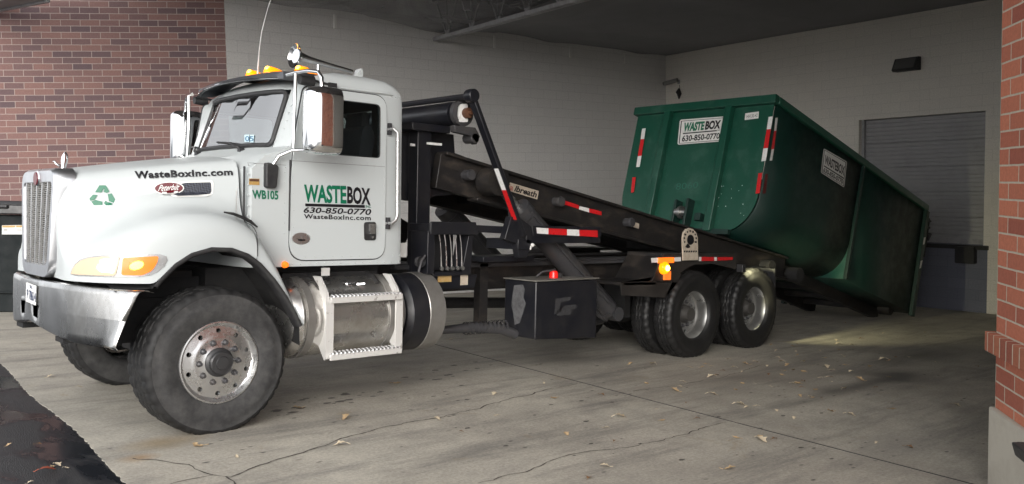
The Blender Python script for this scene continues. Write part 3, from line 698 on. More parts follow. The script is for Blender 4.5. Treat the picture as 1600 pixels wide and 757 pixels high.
# hood rear rib with small ladder slots, hood latch
mm = MB()
for q in ([(369, 252), (371, 252), (369.5, 344), (368, 344)], [(369.5, 274), (376, 273.5), (376, 275), (369.5, 275.5)], [(369.5, 292.5), (376, 292), (376, 293.5), (369.5, 294)], [(369, 311), (376, 310.5), (376, 312), (369, 312.5)]): patch(q, on(HB, .004), mb=mm, cuts=1)
mm.build('panel_rib', simple('shaded_white_trim', (.5, .5, .49), .4), TK, smooth=0)
m = MB(); a, b = S(350, 334, .11), S(378, 344, .13); c = S(402, 355, .16)
m.tube([a+Vector((0, 0, .01)), (a+b)/2+Vector((0, -.005, .022)), b+Vector((0, 0, .02)), (b+c)/2+Vector((0, -.01, .016)), c], [.006, .011, .012, .014, .006], 8); m.build('hood_latch', trim, TK)

# ---- cab shell
LV = [1.185, 1.30, 1.6, 1.95, 2.05, 2.09, 2.14, 2.30, 2.45, 2.555, 2.62, 2.665, 2.72, 2.765, 2.80, 2.825]
def cab_half(z, ins=0):
    xf = interp(z, [(1.18, .285), (1.95, .285), (2.05, .33), (2.09, .42), (2.14, .50), (2.62, .66), (2.665, .685), (2.72, .76), (2.765, .88), (2.80, 1.02), (2.825, 1.16)])+ins
    wd = interp(z, [(1.18, .94), (2.555, .94), (2.62, .94), (2.665, .935), (2.72, .915), (2.765, .86), (2.80, .74), (2.825, .55)])-ins
    xr = interp(z, [(1.18, 1.775), (2.555, 1.76), (2.62, 1.755), (2.665, 1.74), (2.72, 1.70), (2.765, 1.64), (2.80, 1.55), (2.825, 1.44)])-ins
    lo = z < 2.08
    k = 0 if z < 1.96 else min(1, (z-1.95)/.19)
    off = [a*(1-k)+b*k for a, b in zip((0, .002, .006, .012, .02, .05), (0, .018, .06, .13, .135, .155))]
    ds = [a*(1-k)+b*k for a, b in zip((0, .33, .62, .80, .88, .94), (0, .33, .56, .70, .885, .94))]
    f = wd/.94
    pts = [(xf+o, d*f) for o, d in zip(off, ds)]
    x6 = interp(z, [(2.09, .775), (2.555, .86), (2.8, 1.0)]) if z > 2.08 else .775
    x6 = max(x6, pts[-1][0]+.012); x7 = min(1.505, xr-.12)
    x6 = min(x6, x7-.05)
    pts += [(x6, wd), (x7, wd), (xr-.07, wd), (xr-.02, wd-.02), (xr, wd-.07), (xr, wd*.55), (xr, 0)]
    return pts
def cab_ring(z, ins=0):
    h = cab_half(z, ins); return [(x, YC-d, z) for x, d in h]+[(x, YC+d, z) for x, d in reversed(h[1:-1])]
NH = 13; NR = 2*NH-2
iz = {z: i for i, z in enumerate(LV)}
def cab_skip(i, j):
    jj = j if j < NH-1 else NR-1-j
    if jj == 6 and iz[2.09] <= i < iz[2.555]: return True
    if jj < 3 and iz[2.14] <= i < iz[2.62]: return True
    if jj == 11 and iz[2.14] <= i < iz[2.555]: return True
    return False
m = MB(); rows = [cab_ring(z) for z in LV]; m.grid(rows, skip=cab_skip, loop=True); m.add(rows[-1], [tuple(range(NR))]); 
cab = m.build('cab', white, TK, smooth=32)
m = MB(); rows = [cab_ring(z, .045) for z in LV[:-2]]; m.grid(rows, skip=cab_skip, loop=True); m.add(rows[-1], [tuple(range(NR))]); m.add(rows[0], [tuple(range(NR))])
m.box(.55, .85, YC-.85, YC+.85, 1.5, 2.06); m.build('cab_interior', dark_int, TK, smooth=0)
for yy in (.72, 1.62):
    m = MB(); m.prism(rounded([(1.02, 1.62), (1.50, 1.60), (1.50, 1.76), (1.02, 1.78)], .04), yy-.25, yy+.25)
    m.prism(rounded([(1.40, 1.72), (1.52, 1.70), (1.63, 2.30), (1.58, 2.40), (1.50, 2.38)], .04), yy-.24, yy+.24)
    m.prism(rounded([(1.55, 2.36), (1.63, 2.36), (1.645, 2.50), (1.60, 2.53), (1.565, 2.50)], .025), yy-.13, yy+.13)
    m.build('seat', seatm, TK, smooth=50)
m = MB(); c = Vector((.98, .72, 2.08)); ax = Vector((.45, 0, -.9)).normalized(); e1 = Vector((0, 1, 0)); e2 = ax.cross(e1)
m.tube([c+(e1*math.cos(t)+e2*math.sin(t))*.22 for t in [i*2*math.pi/28 for i in range(29)]], .016, 8, caps=False); m.tube([c, c+ax*.3+Vector((-.02, 0, 0))], .03, 8); m.tube([c-e1*.21, c+e1*.21], .012, 6); m.build('steering_wheel', trim, TK)
# windshield glass with a dark rubber frame
def wsp(t, z, off=0):                           # t in -1..1 across the glass
    h = cab_half(z); dd = [p[1] for p in h[:4]]; xx = [p[0] for p in h[:4]]; a = abs(t)*dd[3]
    return Vector((float(np.interp(a, dd, xx))-off, YC-t*dd[3], z))
m = MB(); ts = np.linspace(-1, 1, 25); zs = np.linspace(2.14, 2.62, 9); m.grid([[wsp(t, z, .004) for t in ts] for z in zs]); ws = m.build('windshield', wsglass, TK, smooth=80)
m = MB(); loop = []
for t, z in rounded([(-.985, 2.155), (.985, 2.155), (.97, 2.605), (-.97, 2.605)], [.06, .06, .07, .07], 6): loop.append((t, z))
dense = []
for a, b in zip(loop, loop[1:]+loop[:1]):
    k = max(1, int(math.hypot((a[0]-b[0])*.7, a[1]-b[1])/.06)); dense += [(a[0]+(b[0]-a[0])*i/k, a[1]+(b[1]-a[1])*i/k) for i in range(k)]
m.tube([wsp(t, z, .008) for t, z in dense+dense[:1]], .020, 8, caps=False)
m.build('windshield_seal', trim, TK)
m = MB()                                        # dark corners outside the rounded seal
# stickers on the glass
gl = lambda u, v: (lambda r: r)(hit(u, v, wsp(.55, 2.2, .012), (-.94, -.18, .30)))
mm = MB(); patch([(382, 211), (389.5, 210.5), (389, 222), (382, 222)], gl, mb=mm); patch([(391, 211), (397, 211), (396, 223), (390.5, 222.5)], gl, mb=mm); stk = mm.build('sticker', simple('pale_blue_sticker', (.45, .60, .66), .5), ws, smooth=0)
gl2 = lambda u, v: hit(u, v, wsp(.55, 2.2, .014), (-.94, -.18, .30))
mm = text_quad('05', [(383, 221), (396, 221), (396, 213), (383, 213)], gl2, .01); mm.build('sticker_number', simple('sticker_blue', (.03, .10, .2), .5), stk, smooth=0)
# wipers
for s, tx in ((1, .62), (-1, -.55)):
    b0 = wsp(tx, 2.14, .03)+Vector((-.02, 0, -.03)); 
    e = wsp(tx-.42 if s > 0 else tx-.40, 2.19, .02)
    m = MB(); m.tube([b0, b0+Vector((-.02, .02, .03)), (b0+e)/2+Vector((-.03, 0, .03)), e], [.012, .012, .009, .006], 8)
    w0 = wsp(tx-.12, 2.17, .012); w1 = wsp(tx-.72, 2.205, .012); m.tube([w0, (w0+w1)/2+Vector((-.008, 0, .004)), w1], .008, 6)
    m.lathe([(0, -.02), (.025, -.02), (.03, .02)], b0, 'X', 14); m.build('wiper', trim, TK)
# rear window of the cab
m = MB(); m.add([(1.765, YC-.5, 2.14), (1.765, YC+.5, 2.14), (1.765, YC+.5, 2.555), (1.765, YC-.5, 2.555)], [(0, 1, 2, 3)]); m.build('rear_window', glass, TK, smooth=0)
# doors with windows (near side seen, far side mirrored)
dpoly = rounded([(.655, 1.235), (1.568, 1.235), (1.560, 2.625), (.765, 2.625), (.662, 2.06)], [.15, .13, .13, .06, .3], 7)
hole = rounded([(.785, 2.095), (1.50, 2.095), (1.495, 2.548), (.872, 2.548)], [.02, .035, .05, .07], 5)
def plate_hole(outer, inner, y0, y1):
    bm = bmesh.new(); rings = []
    for P in (outer, inner):
        vs = [bm.verts.new((p[0], y0, p[1])) for p in P]; rings.append([bm.edges.new((vs[i], vs[(i+1) % len(vs)])) for i in range(len(vs))])
    bmesh.ops.triangle_fill(bm, use_beauty=True, edges=rings[0]+rings[1])
    r = bmesh.ops.extrude_face_region(bm, geom=bm.faces[:])
    for v in [q for q in r['geom'] if isinstance(q, bmesh.types.BMVert)]: v.co.y = y1
    bm.verts.index_update(); mb = MB(); mb.add([v.co.copy() for v in bm.verts], [tuple(v.index for v in f.verts) for f in bm.faces]); bm.free(); return mb
def grow(P, k):
    c = Vector((sum(p[0] for p in P)/len(P), sum(p[1] for p in P)/len(P))); return [tuple(c+(Vector(p)-c)*(1+k)) for p in P]
YS = YC-.94
for mir in (0, 1):
    f = (lambda y: 2*YC-y) if mir else (lambda y: y)
    d = plate_hole(dpoly, hole, f(YS-.012), f(YS+.02)).build('door', white, TK, smooth=30, bevel=.004)
    plate_hole(grow(dpoly, .012), grow(hole, -.0), f(YS-.003), f(YS+.015)).build('door_seal', trim, d, smooth=0)
    m = MB(); hh = [(p[0], f(YS+.004), p[1]) for p in grow(hole, .01)]; m.add(hh, [tuple(range(len(hh)))]); m.build('window', glass, d, smooth=0)
    m = MB(); m.tube([(p[0], f(YS-.006), p[1]) for p in hole+hole[:1]], .007, 6, caps=False); m.build('window_seal', trim, d)
    if not mir: NEAR_DOOR = d
# rivets: one mesh on the door, one on the cab
def rivets(mb, a, b, n, y=YS-.012):
    for i in range(n):
        t = i/(n-1); p = Vector((a[0]+(b[0]-a[0])*t, y, a[1]+(b[1]-a[1])*t))
        k = len(mb.v); r = .009
        vs = [p+Vector((r*math.cos(q*math.pi/3), 0, r*math.sin(q*math.pi/3))) for q in range(6)]+[p+Vector((0, -.005, 0))]
        mb.add(vs, [(q, (q+1) % 6, 6) for q in range(6)])
m = MB(); rivets(m, (.70, 2.04), (1.53, 2.045), 12); rivets(m, (.80, 1.262), (1.40, 1.262), 8); rivets(m, (.685, 1.9), (.69, 1.5), 4); rivets(m, (1.54, 2.0), (1.548, 1.5), 8); m.build('rivets', white, NEAR_DOOR, smooth=40)
m = MB(); rivets(m, (.69, 1.205), (1.72, 1.205), 15, YS); rivets(m, (.30, 1.97), (.62, 1.97), 6, YS); rivets(m, (.305, 1.9), (.305, 1.58), 5, YS); rivets(m, (.615, 1.93), (.615, 1.45), 7, YS)
rivets(m, (1.62, 2.66-.03), (1.70, 2.63), 3, YS); rivets(m, (1.66, 1.26), (1.73, 1.26), 2, YS)
for i in range(8): 
    t = i/7; p = Vector((.655+(.79-.655)*t, 0, 2.15+.46*t)); rivets(m, (p.x-.012, p.z), (p.x-.0119, p.z), 2, YC-.80+.012*t)
bm = bmesh.new(); bm.from_mesh(cab.data); off_ = PBASE.get(cab.name, Vector((0, 0, 0)))
vv_ = [bm.verts.new(v-off_) for v in m.v]
for f_ in m.f: bm.faces.new([vv_[q] for q in f_])
bm.to_mesh(cab.data); bm.free()
m = MB(); m.box(.665, 1.55, YS-.0135, YS-.008, 2.022, 2.026); m.build('door_seam', simple('seam_shade', (.22, .22, .22), .6), NEAR_DOOR, smooth=0)
m = MB(); m.box(.277, .283, YS+.004, YS+.03, 1.50, 1.96); m.tube([(.2725, y, z+.004) for y, z in ((.235, 1.545), (.17, 1.525), (.10, 1.51), (.05, 1.49), (.012, 1.455), (-.008, 1.40), (-.008, 1.28))], .003, 6); m.build('hood_seam', trim, TK)
m = MB(); m.box(.30, .62, YS-.002, YS+.01, 1.985, 1.988); m.build('cab_seam', simple('seam_grey', (.2, .2, .2), .6), cab, smooth=0)
m = MB(); m.tube([(.70, YS-.004, 2.645), (1.60, YS-.004, 2.647), (1.69, YS+.03, 2.645), (1.745, YS+.12, 2.64), (1.75, 2*YC-YS-.12, 2.64)], .010, 6); m.build('drip_rail', white, cab)
# door hinge strip, handle, grab handle, stickers
m = MB(); m.box(.647, .655, YS-.016, YS-.004, 1.47, 2.03); m.build('hinge', greysteel, NEAR_DOOR)
pyd = plane_y(YS-.016)
hm = patch(rounded([(568.5, 347.5), (587.5, 347), (587.5, 376), (569, 376)], 4), plane_y(YS-.018)).build('door_handle', trim, NEAR_DOOR, smooth=0)
mm = MB(); a = S(578, 350, YS-.03); b = S(586, 366, YS-.03); mm.box(a.x, b.x, YS-.038, YS-.016, b.z, a.z); mm.lathe([(0, -.01), (.010, -.01), (.010, .01)], S(582, 371, YS-.02), 'Y', 10); mm.build('handle_lever', alum, hm)
patch(ell(470.5, 373, 14, 9.2), pyd).build('door_medallion', alum, NEAR_DOOR, smooth=0)
mm = MB(); patch([(462, 373), (468, 374), (477, 374.5), (477, 376.5), (466, 376.5), (466, 374.5)], plane_y(YS-.018), mb=mm); patch(ell(471, 375.5, 2.5, 1.6, 12), plane_y(YS-.019), mb=mm); mm.build('medallion_mark', dk, NEAR_DOOR, smooth=0)
m = MB(); m.tube([(1.575, YS-.0, 2.345), (1.60, YS-.06, 2.35), (1.632, YS-.075, 2.32), (1.645, YS-.075, 1.62), (1.635, YS-.07, 1.57), (1.60, YS-.06, 1.54), (1.578, YS, 1.54)], .013, 10); gh = m.build('grab_handle', alum, TK)
m = MB()
for z in (2.35, 1.54): m.box(1.575, 1.605, YS-.03, YS+.005, z-.05, z+.05)
m.build('handle_bracket', greysteel, gh)
# lettering of the door
mm = MB(); q = [(475, 316.5), (541.5, 319), (541, 290.5), (475, 288.3)]; text_quad('WASTE', q, pyd, .035, mb=mm); mm.build('company_name', dg, NEAR_DOOR, smooth=0)
mm = MB(); text_quad('BOX', [(542.5, 318.5), (579, 321), (578.5, 294.5), (542.5, 291)], pyd, .035, mb=mm); mm.build('company_name', dk, NEAR_DOOR, smooth=0)
mm = patch([(477, 313.0+4.5), (570.5, 318+3), (570.5, 322.3), (477, 318.8)], lambda u, v: S(u, v, YS-.0165)); 
mm = MB(); patch([(477, 318.2), (570, 320.8), (570, 325.2), (477, 322.6)][::1], pyd, mb=mm); mm.build('underline', dk, NEAR_DOOR, smooth=0)
mm = text_quad('INC.', [(571.5, 325), (580, 325.3), (580, 321.2), (571.5, 321)], pyd, .02); mm.build('company_suffix', dg, NEAR_DOOR, smooth=0)
mm = text_quad('630-850-0770', [(474, 333), (579.5, 336.5), (580.5, 326.8), (475, 323.8)], pyd, .022, .12); mm.build('phone_number', dk, NEAR_DOOR, smooth=0)
mm = text_quad('WasteBoxInc.com', [(475, 342), (579.5, 344.8), (579.5, 337.2), (475, 334.8)], pyd, .025, spacing=1.1); mm.build('web_address', dk, NEAR_DOOR, smooth=0)
mm = text_quad('WB105', [(394.5, 311), (435, 312.5), (435, 298.5), (394, 296.5)], plane_y(YS-.004), .03); mm.build('fleet_number', dg, cab, smooth=0)
st = patch([(389, 279), (405.5, 279.5), (405.5, 289.5), (389, 289)], plane_y(YS-.004)).build('permit_sticker', yellowm, cab, smooth=0)
patch([(389.8, 279.8), (404.8, 280.2), (404.8, 284), (389.8, 283.6)], plane_y(YS-.006)).build('sticker_print', rust, st, smooth=0)
m = MB(); a = S(446, 414, YS-.02); m.lathe([(0, -.02), (.022, -.015), (.028, .015)], a, 'Y', 12); m.build('side_marker', orange_lens, TK)
# ---- sun visor
m = MB(); rows = []
for t in np.linspace(-1, 1, 17):
    yb_ = YC-t*.80; c = .045*(1-t*t)
    rows.append([(.61-c*1.2+.07*abs(t)**3, yb_, 2.684-.01*abs(t)**2+c*.4), (.595-c*1.3+.07*abs(t)**3, yb_, 2.685+c*.4), (.66-c, yb_, 2.735+c*.5), (.80-c*.6, yb_, 2.775+c*.6-.03*abs(t)**4), (.93, yb_, 2.79+c*.6-.05*abs(t)**4)])
m.grid(rows); 
for s in (0, -1):
    e = rows[s]; y = e[0][1]; m.add(e+[(.80, y, 2.68)], [(0, 1, 2, 5), (2, 3, 4, 5)])
vis = m.build('sun_visor', simple('charcoal_visor', (.075, .08, .09), .4, dirt=(.12, .12, .12), dirt_amt=.5), TK, smooth=50, solid=.004)
m = MB(); m.tube([(.588-.045*(1-t*t)*1.3+.07*abs(t)**3, YC-t*.80, 2.688+.045*(1-t*t)*.4) for t in np.linspace(-.95, .95, 15)], .007, 6); m.build('visor_edge', chrome, vis)
# ---- roof lamps, horn, antenna
def roofz(x, y):
    return 2.70+.0*x
for y, x in ((.42, .87), (.93, .86), (1.24, .85)):
    z = 2.815 if abs(y-YC) < .5 else 2.765
    m = MB(); rows = []
    for i, (dx, r) in enumerate(((-.075, .004), (-.07, .022), (-.05, .042), (-.02, .05), (.03, .045), (.09, .03), (.14, .012), (.155, .003))):
        rows.append([(x+dx, y+r*1.05*math.cos(a), z-.01+r*1.25*max(0, math.sin(a))) for a in np.linspace(0, math.pi, 9)])
    m.grid(rows); L_ = m.build('roof_lamp', amber, TK, smooth=60)
    m = MB(); m.lathe([(0, .03), (.018, .022), (.024, .004), (.02, -.01)], (x-.045, y-.008, z+.02), 'Z', 12); m.build('bulb', amber_hot, L_)
    m = MB(); m.box(x-.07, x+.14, y-.05, y+.05, z-.06, z-.008); m.build('lamp_base', trim, L_)
hx = [(.88, .105), (.885, .10), (.90, .072), (.93, .045), (1.0, .03), (1.15, .022), (1.40, .016)]
a0, a1 = Vector((.90, .62, 2.93)), Vector((1.47, .62, 2.87)); 
m = MB(); d = (a1-a0); m.tube([a0+d*((x-.88)/.52) for x, r in hx], [r for x, r in hx], 20, caps=False); m.tube([a0+d*.02, a0+d*.03], .06, 16); m.tube([a0+d*.4, a0+d*.4-Vector((0, 0, .10))], .012, 8)
hn = m.build('air_horn', chrome, TK, smooth=60)
m = MB(); m.prism([(1.47, 2.79), (1.56, 2.79), (1.555, 2.895), (1.535, 2.90)], .58, .66); m.build('horn_bracket', white, hn)
m = MB(); pa = S(403, 107, 1.0); m.tube([pa+Vector((0, 0, -.06)), pa, S(405, 80, 1.0), S(409, 50, 1.0), S(418, 15, 1.0), S(428, -14, 1.0)], [.009, .008, .004, .0035, .003, .002], 6); m.build('antenna', simple('antenna_grey', (.5, .5, .5), .4), TK)
# ---- mirrors (near and far)
for mir in (0, 1):
    f = (lambda y: 2*YC-y) if mir else (lambda y: y)
    V3 = lambda x, y, z: Vector((x, f(y), z))
    m = MB(); rows = []
    sec = [(-.0, 1.0)]
    X0, X1, Y0, Y1, Z0, Z1 = .60, .86, -.23, .0, 2.06, 2.585
    for k, (sc, ox) in enumerate(((.30, 0), (.62, .012), (.85, .045), (.97, .10), (1.0, .17), (.98, .235), (.93, .26))):
        cy, cz = (Y0+Y1)/2, (Z0+Z1)/2; hw, hh = (Y1-Y0)/2*sc, (Z1-Z0)/2*(.75+.25*sc)
        rr = min(hw, hh)*.85
        rows.append([V3(X0+ox, p[0], p[1]) for p in rounded([(cy-hw, cz-hh), (cy+hw, cz-hh), (cy+hw, cz+hh), (cy-hw, cz+hh)], rr, 6)])
    m.grid(rows, loop=True); m.add(rows[0], [tuple(range(len(rows[0])))]); mr = m.build('mirror', chrome, TK, smooth=60)
    m = MB(); m.add([q+Vector((-.004, 0, 0)) for q in rows[-1]], [tuple(range(len(rows[-1])))]); m.build('mirror_glass', simple('mirror_back', (.02, .02, .022), .2) if not mir else trim, mr, smooth=0)
    m = MB()
    m.tube([V3(.64, .26, 2.70), V3(.66, .18, 2.712), V3(.69, .02, 2.715), V3(.725, -.07, 2.70), V3(.735, -.105, 2.655), V3(.735, -.11, 2.57)], .016, 10)
    m.tube([V3(.735, -.10, 2.10), V3(.70, -.02, 2.10), V3(.62, .12, 2.10), V3(.53, .17, 2.05), V3(.48, .19, 1.96), V3(.47, .20, 1.90)], .014, 10)
    m.tube([V3(.655, .15, 2.70), V3(.655, .16, 2.40), V3(.645, .15, 2.12)], .013, 10)
    m.build('mirror_arm', chrome, mr, smooth=60)
    m = MB(); m.prism(rounded([(.43, 1.80), (.52, 1.80), (.535, 1.98), (.43, 2.0)], .025), f(YS-.05), f(YS+.005)); m.build('arm_bracket', trim, mr, bevel=.008)
    m = MB(); m.tube([V3(.70, .24, 2.69), V3(.85, .20, 2.675), V3(1.03, .205, 2.655)], .010, 8); m.box(.98, 1.05, min(f(.185), f(.215)), max(f(.185), f(.215)), 2.635, 2.675); m.lathe([(.0, -.06), (.035, -.06), (.045, .06), (.0, .06)], V3(.76, .17, 2.66), 'X', 14)
    m.build('mirror_strut', trim, mr)

# ---- wheels
def tyre(R, rr, W, hub, N=144, lugs=True):
    prof = [(rr-.012, .05), (rr, .022), (rr+.012, .014), (rr+.03, .006), (rr+(R-rr)*.45, -.004), (rr+(R-rr)*.55, -.004), (rr+(R-rr)*.6, -.001), (R-.055, .006), (R-.045, .004), (R-.022, .014), (R-.006, .03)]
    tr = []; k = 4; u0, u1 = .045, W-.045; st = (u1-u0)/k
    for i in range(k):
        a = u0+i*st; tr += [(R, a+.004), (R+.002*(1 if i in (1, 2) else 0), a+st*.5), (R, a+st-.016)]
        if i < k-1: tr += [(R-.018, a+st-.012), (R-.018, a+st-.002)]
    n1 = len(prof); prof = prof+tr+[(r, W-a) for r, a in reversed(prof)]
    n2 = n1+len(tr)
    def mod(i, j, r, a):
        if n1-2 <= j <= n1+2 or n2-3 <= j <= n2+1:
            if i % 4 == 0 : return r-.010
        elif n1 <= j < n2 and i % 5 == (j*2) % 5 and r > R-.005: return r-.012
        return r
    mb = MB(); mb.lathe(prof, (0, 0, 0), 'Y', N, mod=mod if lugs else None); K_ = len(prof)-1
    mb.m = [1 if n1-3 <= (q % K_) < n2+2 else 0 for q in range(len(mb.f))]
    for v in mb.v:
        if v.z < -hub:
            v.y = (v.y-W/2)*1.03+W/2; v.z = -hub+.001
    return mb
def disc_holes(mb, r0, r1, yf, n, rh, depth, rot=0):
    """annulus r0..r1 with n round holes; yf(r) gives the face"""
    seg = 6
    for s in range(n):
        a0 = (s-.5)*2*math.pi/n+rot; a1 = (s+.5)*2*math.pi/n+rot; rm = (r0+r1)/2; outer = []
        outer += [(r0, a0+(a1-a0)*i/seg) for i in range(seg)]; outer += [(r0+(r1-r0)*i/seg, a1) for i in range(seg)]
        outer += [(r1, a1+(a0-a1)*i/seg) for i in range(seg)]; outer += [(r1+(r0-r1)*i/seg, a0) for i in range(seg)]
        am = (a0+a1)/2; c = Vector((math.cos(am)*rm, math.sin(am)*rm)); ov = []; iv = []; dv = []
        for r, a in outer:
            p = Vector((math.cos(a)*r, math.sin(a)*r)); q = c+(p-c).normalized()*rh
            ov.append((p.x, yf(r), p.y)); iv.append((q.x, yf(q.length), q.y)); dv.append((q.x*1.0, yf(q.length)+depth, q.y))
        k = len(ov); mb.add(ov+iv+dv, [(i, (i+1) % k, k+(i+1) % k, k+i) for i in range(k)]+[(k+i, k+(i+1) % k, 2*k+(i+1) % k, 2*k+i) for i in range(k)])
def nuts(mb, n, r, y, s=.016, h=.03, rot=0):
    for i in range(n):
        a = 2*math.pi*i/n+rot; c = Vector((math.cos(a)*r, y, math.sin(a)*r))
        mb.lathe([(.026, .004), (.022, -.004), (s, -.006), (s, -h), (s*.6, -h-.008), (0, -h-.008)], c, 'Y', 8)
def front_wheel(name, loc, mir):
    mb = MB(); mb.lathe([(.285, .30), (.288, .05), (.300, .03), (.303, .018), (.299, .008), (.290, .006), (.283, .016), (.274, .036), (.262, .046)], (0, 0, 0), 'Y', 72)
    yf = lambda r: interp(r, [(.10, .028), (.18, .028), (.198, .034), (.262, .046)])
    disc_holes(mb, .198, .262, yf, 10, .0175, .03, math.pi/10); mb.lathe([(.198, .034), (.185, .029), (.17, .028), (.115, .028), (.108, .024), (.100, .024)], (0, 0, 0), 'Y', 60)
    w_ = mb.build(name, alum, TK, base=None, smooth=40); return w_
def wheel_at(o, loc): o.location = Vector(loc)-BASES[TK.name]
HUBF = .515
fw = front_wheel('wheel', None, 0)
tyre(.538, .296, .385, HUBF).build('tyre', [rubber, tread_r], fw, smooth=35)
mb = MB(); nuts(mb, 10, .148, .028); mb.build('lug_nuts', greysteel, fw)
mb = MB(); mb.lathe([(.108, .03), (.105, .012), (.095, .004), (.086, .0), (.084, -.028), (.078, -.034), (.05, -.036), (.046, -.044), (.0, -.046)], (0, 0, 0), 'Y', 40); mb.build('hub_cap', simple('dark_hub', (.05, .05, .052), .45, .5), fw)
mb = MB(); mb.lathe([(.22, .14), (0, .14)], (0, 0, 0), 'Y', 30); mb.build('brake_drum', liner, fw)
mb = MB(); mb.box(-.017, .017, -.006, .004, -.0, .012); wgt = mb.build('balance_tag', whitepl, fw); wgt.location = (.20, .012, -.33); wgt.rotation_euler = (0, R_(-35), 0); wgt.scale = (1.6, 1, 1.8)
wheel_at(fw, (0, 0, HUBF))
HUBR = .50
rw = MB(); rw.lathe([(.285, .34), (.290, .10), (.298, .06), (.300, .05), (.296, .040), (.286, .040), (.279, .055), (.270, .075), (.266, .12), (.262, .175), (.245, .190)], (0, 0, 0), 'Y', 72)
rw.m = [0]*len(rw.f); k0 = len(rw.f); disc_holes(rw, .180, .245, lambda r: interp(r, [(.1, .185), (.18, .185), (.245, .190)]), 8, .024, .02, .2); rw.lathe([(.180, .185), (.110, .183)], (0, 0, 0), 'Y', 48)
rw.m = [0 if q < k0 else 1 for q in range(len(rw.f))]; rw = rw.build('wheel', [dullalum, discpaint], TK, smooth=40)
tyre(.524, .292, .27, HUBR).build('tyre', [rubber_rear, rubber_rear], rw, smooth=35)
t2 = tyre(.524, .292, .27, HUBR); 
for v in t2.v: v.y += .335
t2.build('inner_tyre', [rubber_rear, rubber_rear], rw, smooth=35)
mb = MB(); nuts(mb, 10, .145, .184, .016, .028, .1); mb.build('lug_nuts', greysteel, rw)
mb = MB(); mb.lathe([(.115, .19), (.105, .15), (.085, .12), (.08, .08), (.0, .075)], (0, 0, 0), 'Y', 32); mb.build('axle_hub', simple('dirty_hub', (.07, .066, .062), .55, .3), rw)
mb = MB(); mb.lathe([(.24, .25), (0, .25)], (0, 0, 0), 'Y', 30); mb.build('brake_drum', liner, rw)
def copy_wheel(src, loc, flip):
    c = src.copy(); COL.objects.link(c); wheel_at(c, loc); c.rotation_euler = (0, 0, math.pi if flip else 0)
    for ch in src.children:
        k = ch.copy(); COL.objects.link(k); k.parent = c
RX1, RX2 = 5.92, 7.24
wheel_at(rw, (RX1, .03, HUBR)); copy_wheel(rw, (RX2, .03, HUBR), 0); copy_wheel(rw, (RX1, 2.41, HUBR), 1); copy_wheel(rw, (RX2, 2.41, HUBR), 1); copy_wheel(fw, (.16, 2.56, HUBF), 1)
m = MB(); m.tube([(0, .3, .50), (0, 2.1, .50)], .07, 10); m.box(-.1, .1, .7, 1.7, .42, .56); m.build('front_axle', liner, TK)
for x in (RX1, RX2):
    m = MB(); m.tube([(x, .4, .5), (x, .95, .5), (x, 1.1, .5), (x, 1.34, .5), (x, 1.49, .5), (x, 2.0, .5)], [.09, .1, .2, .2, .1, .09], 12); m.build('rear_axle', liner, TK)
# ---- frame
for y in (.79, 1.65):
    m = MB(); m.box(-.75, 8.1, y-.04, y+.04, .86, 1.14); m.build('frame_rail', blackdirty, TK, bevel=.006)
m = MB()
for x in (2.0, 3.2, 4.6, 5.9, 7.24, 8.0): m.box(x-.06, x+.06, .83, 1.61, .88, 1.1)
m.tube([(1.2, 1.22, .78), (5.9, 1.22, .55)], .06, 12); m.build('cross_member', liner, TK)
m = MB(); m.box(1.9, 8.2, .68, .90, 1.143, 1.165); m.box(2.0, 7.9, .66, .74, 1.10, 1.142); m.box(1.9, 8.2, 1.54, 1.76, 1.143, 1.165); m.build('sub_frame', greysteel, TK, bevel=.004)
m = MB(); m.box(.1, 1.7, .5, 1.9, .7, 1.17); m.build('engine_block', liner, TK)
m = MB()
for x, a in ((5.35, -1), (6.58, 1), (7.9, 1)): m.box(x-.05, x+.05, .62, .95, .45, .9)
m.build('suspension_hanger', liner, TK)

# ---- fuel tank with steps
TY, TZ, TR = .42, .755, .325
m = MB(); m.lathe([(0, .60), (.12, .603), (.22, .615), (.285, .64), (.315, .675), (TR, .72), (TR+.004, .73), (TR, .74), (TR, .90), (TR, 1.45), (TR, 1.70), (.30, 1.735), (0, 1.75)], (0, TY, TZ), 'X', 48)
tank = m.build('fuel_tank', tankal, TK, smooth=35)
m = MB()
for x in (.80, 1.585):
    m.lathe([(TR+.002, x-.035), (TR+.012, x-.033), (TR+.012, x+.033), (TR+.002, x+.035)], (0, TY, TZ), 'X', 48)
m.build('tank_strap', bandgrey, tank, smooth=40)
m = MB(); fc = S(548, 458, .27); m.lathe([(.075, -.03), (.07, .02), (.055, .035), (0, .037)], fc, 'Z', 20)
m.tube([fc+Vector((.05*math.cos(a)*1.3, .05*math.sin(a), .045+.004*a)) for a in np.linspace(0, 12, 40)], .006, 6); m.tube([fc+Vector((0, 0, .03)), fc+Vector((.05, -.03, .07)), fc+Vector((.1, -.06, .075))], [.014, .02, .022], 10)
m.build('filler_cap', chrome, tank)
m = MB()
for x in (.93, 1.62):
    m.prism([(.05, .45), (.10, .43), (.20, .55), (.12, .75), (.20, 1.02), (.30, 1.10), (.20, 1.10), (.085, .98), (.06, .88), (.045, .60)], x-.012, x+.012, 'X')
sp = m.build('step_frame', white_worn, TK, smooth=0)
m = MB()
for x in (.935, 1.615): m.box(x-.035, x+.035, .046, .064, .45, .93)
m.build('step_side_plate', white_worn, sp)
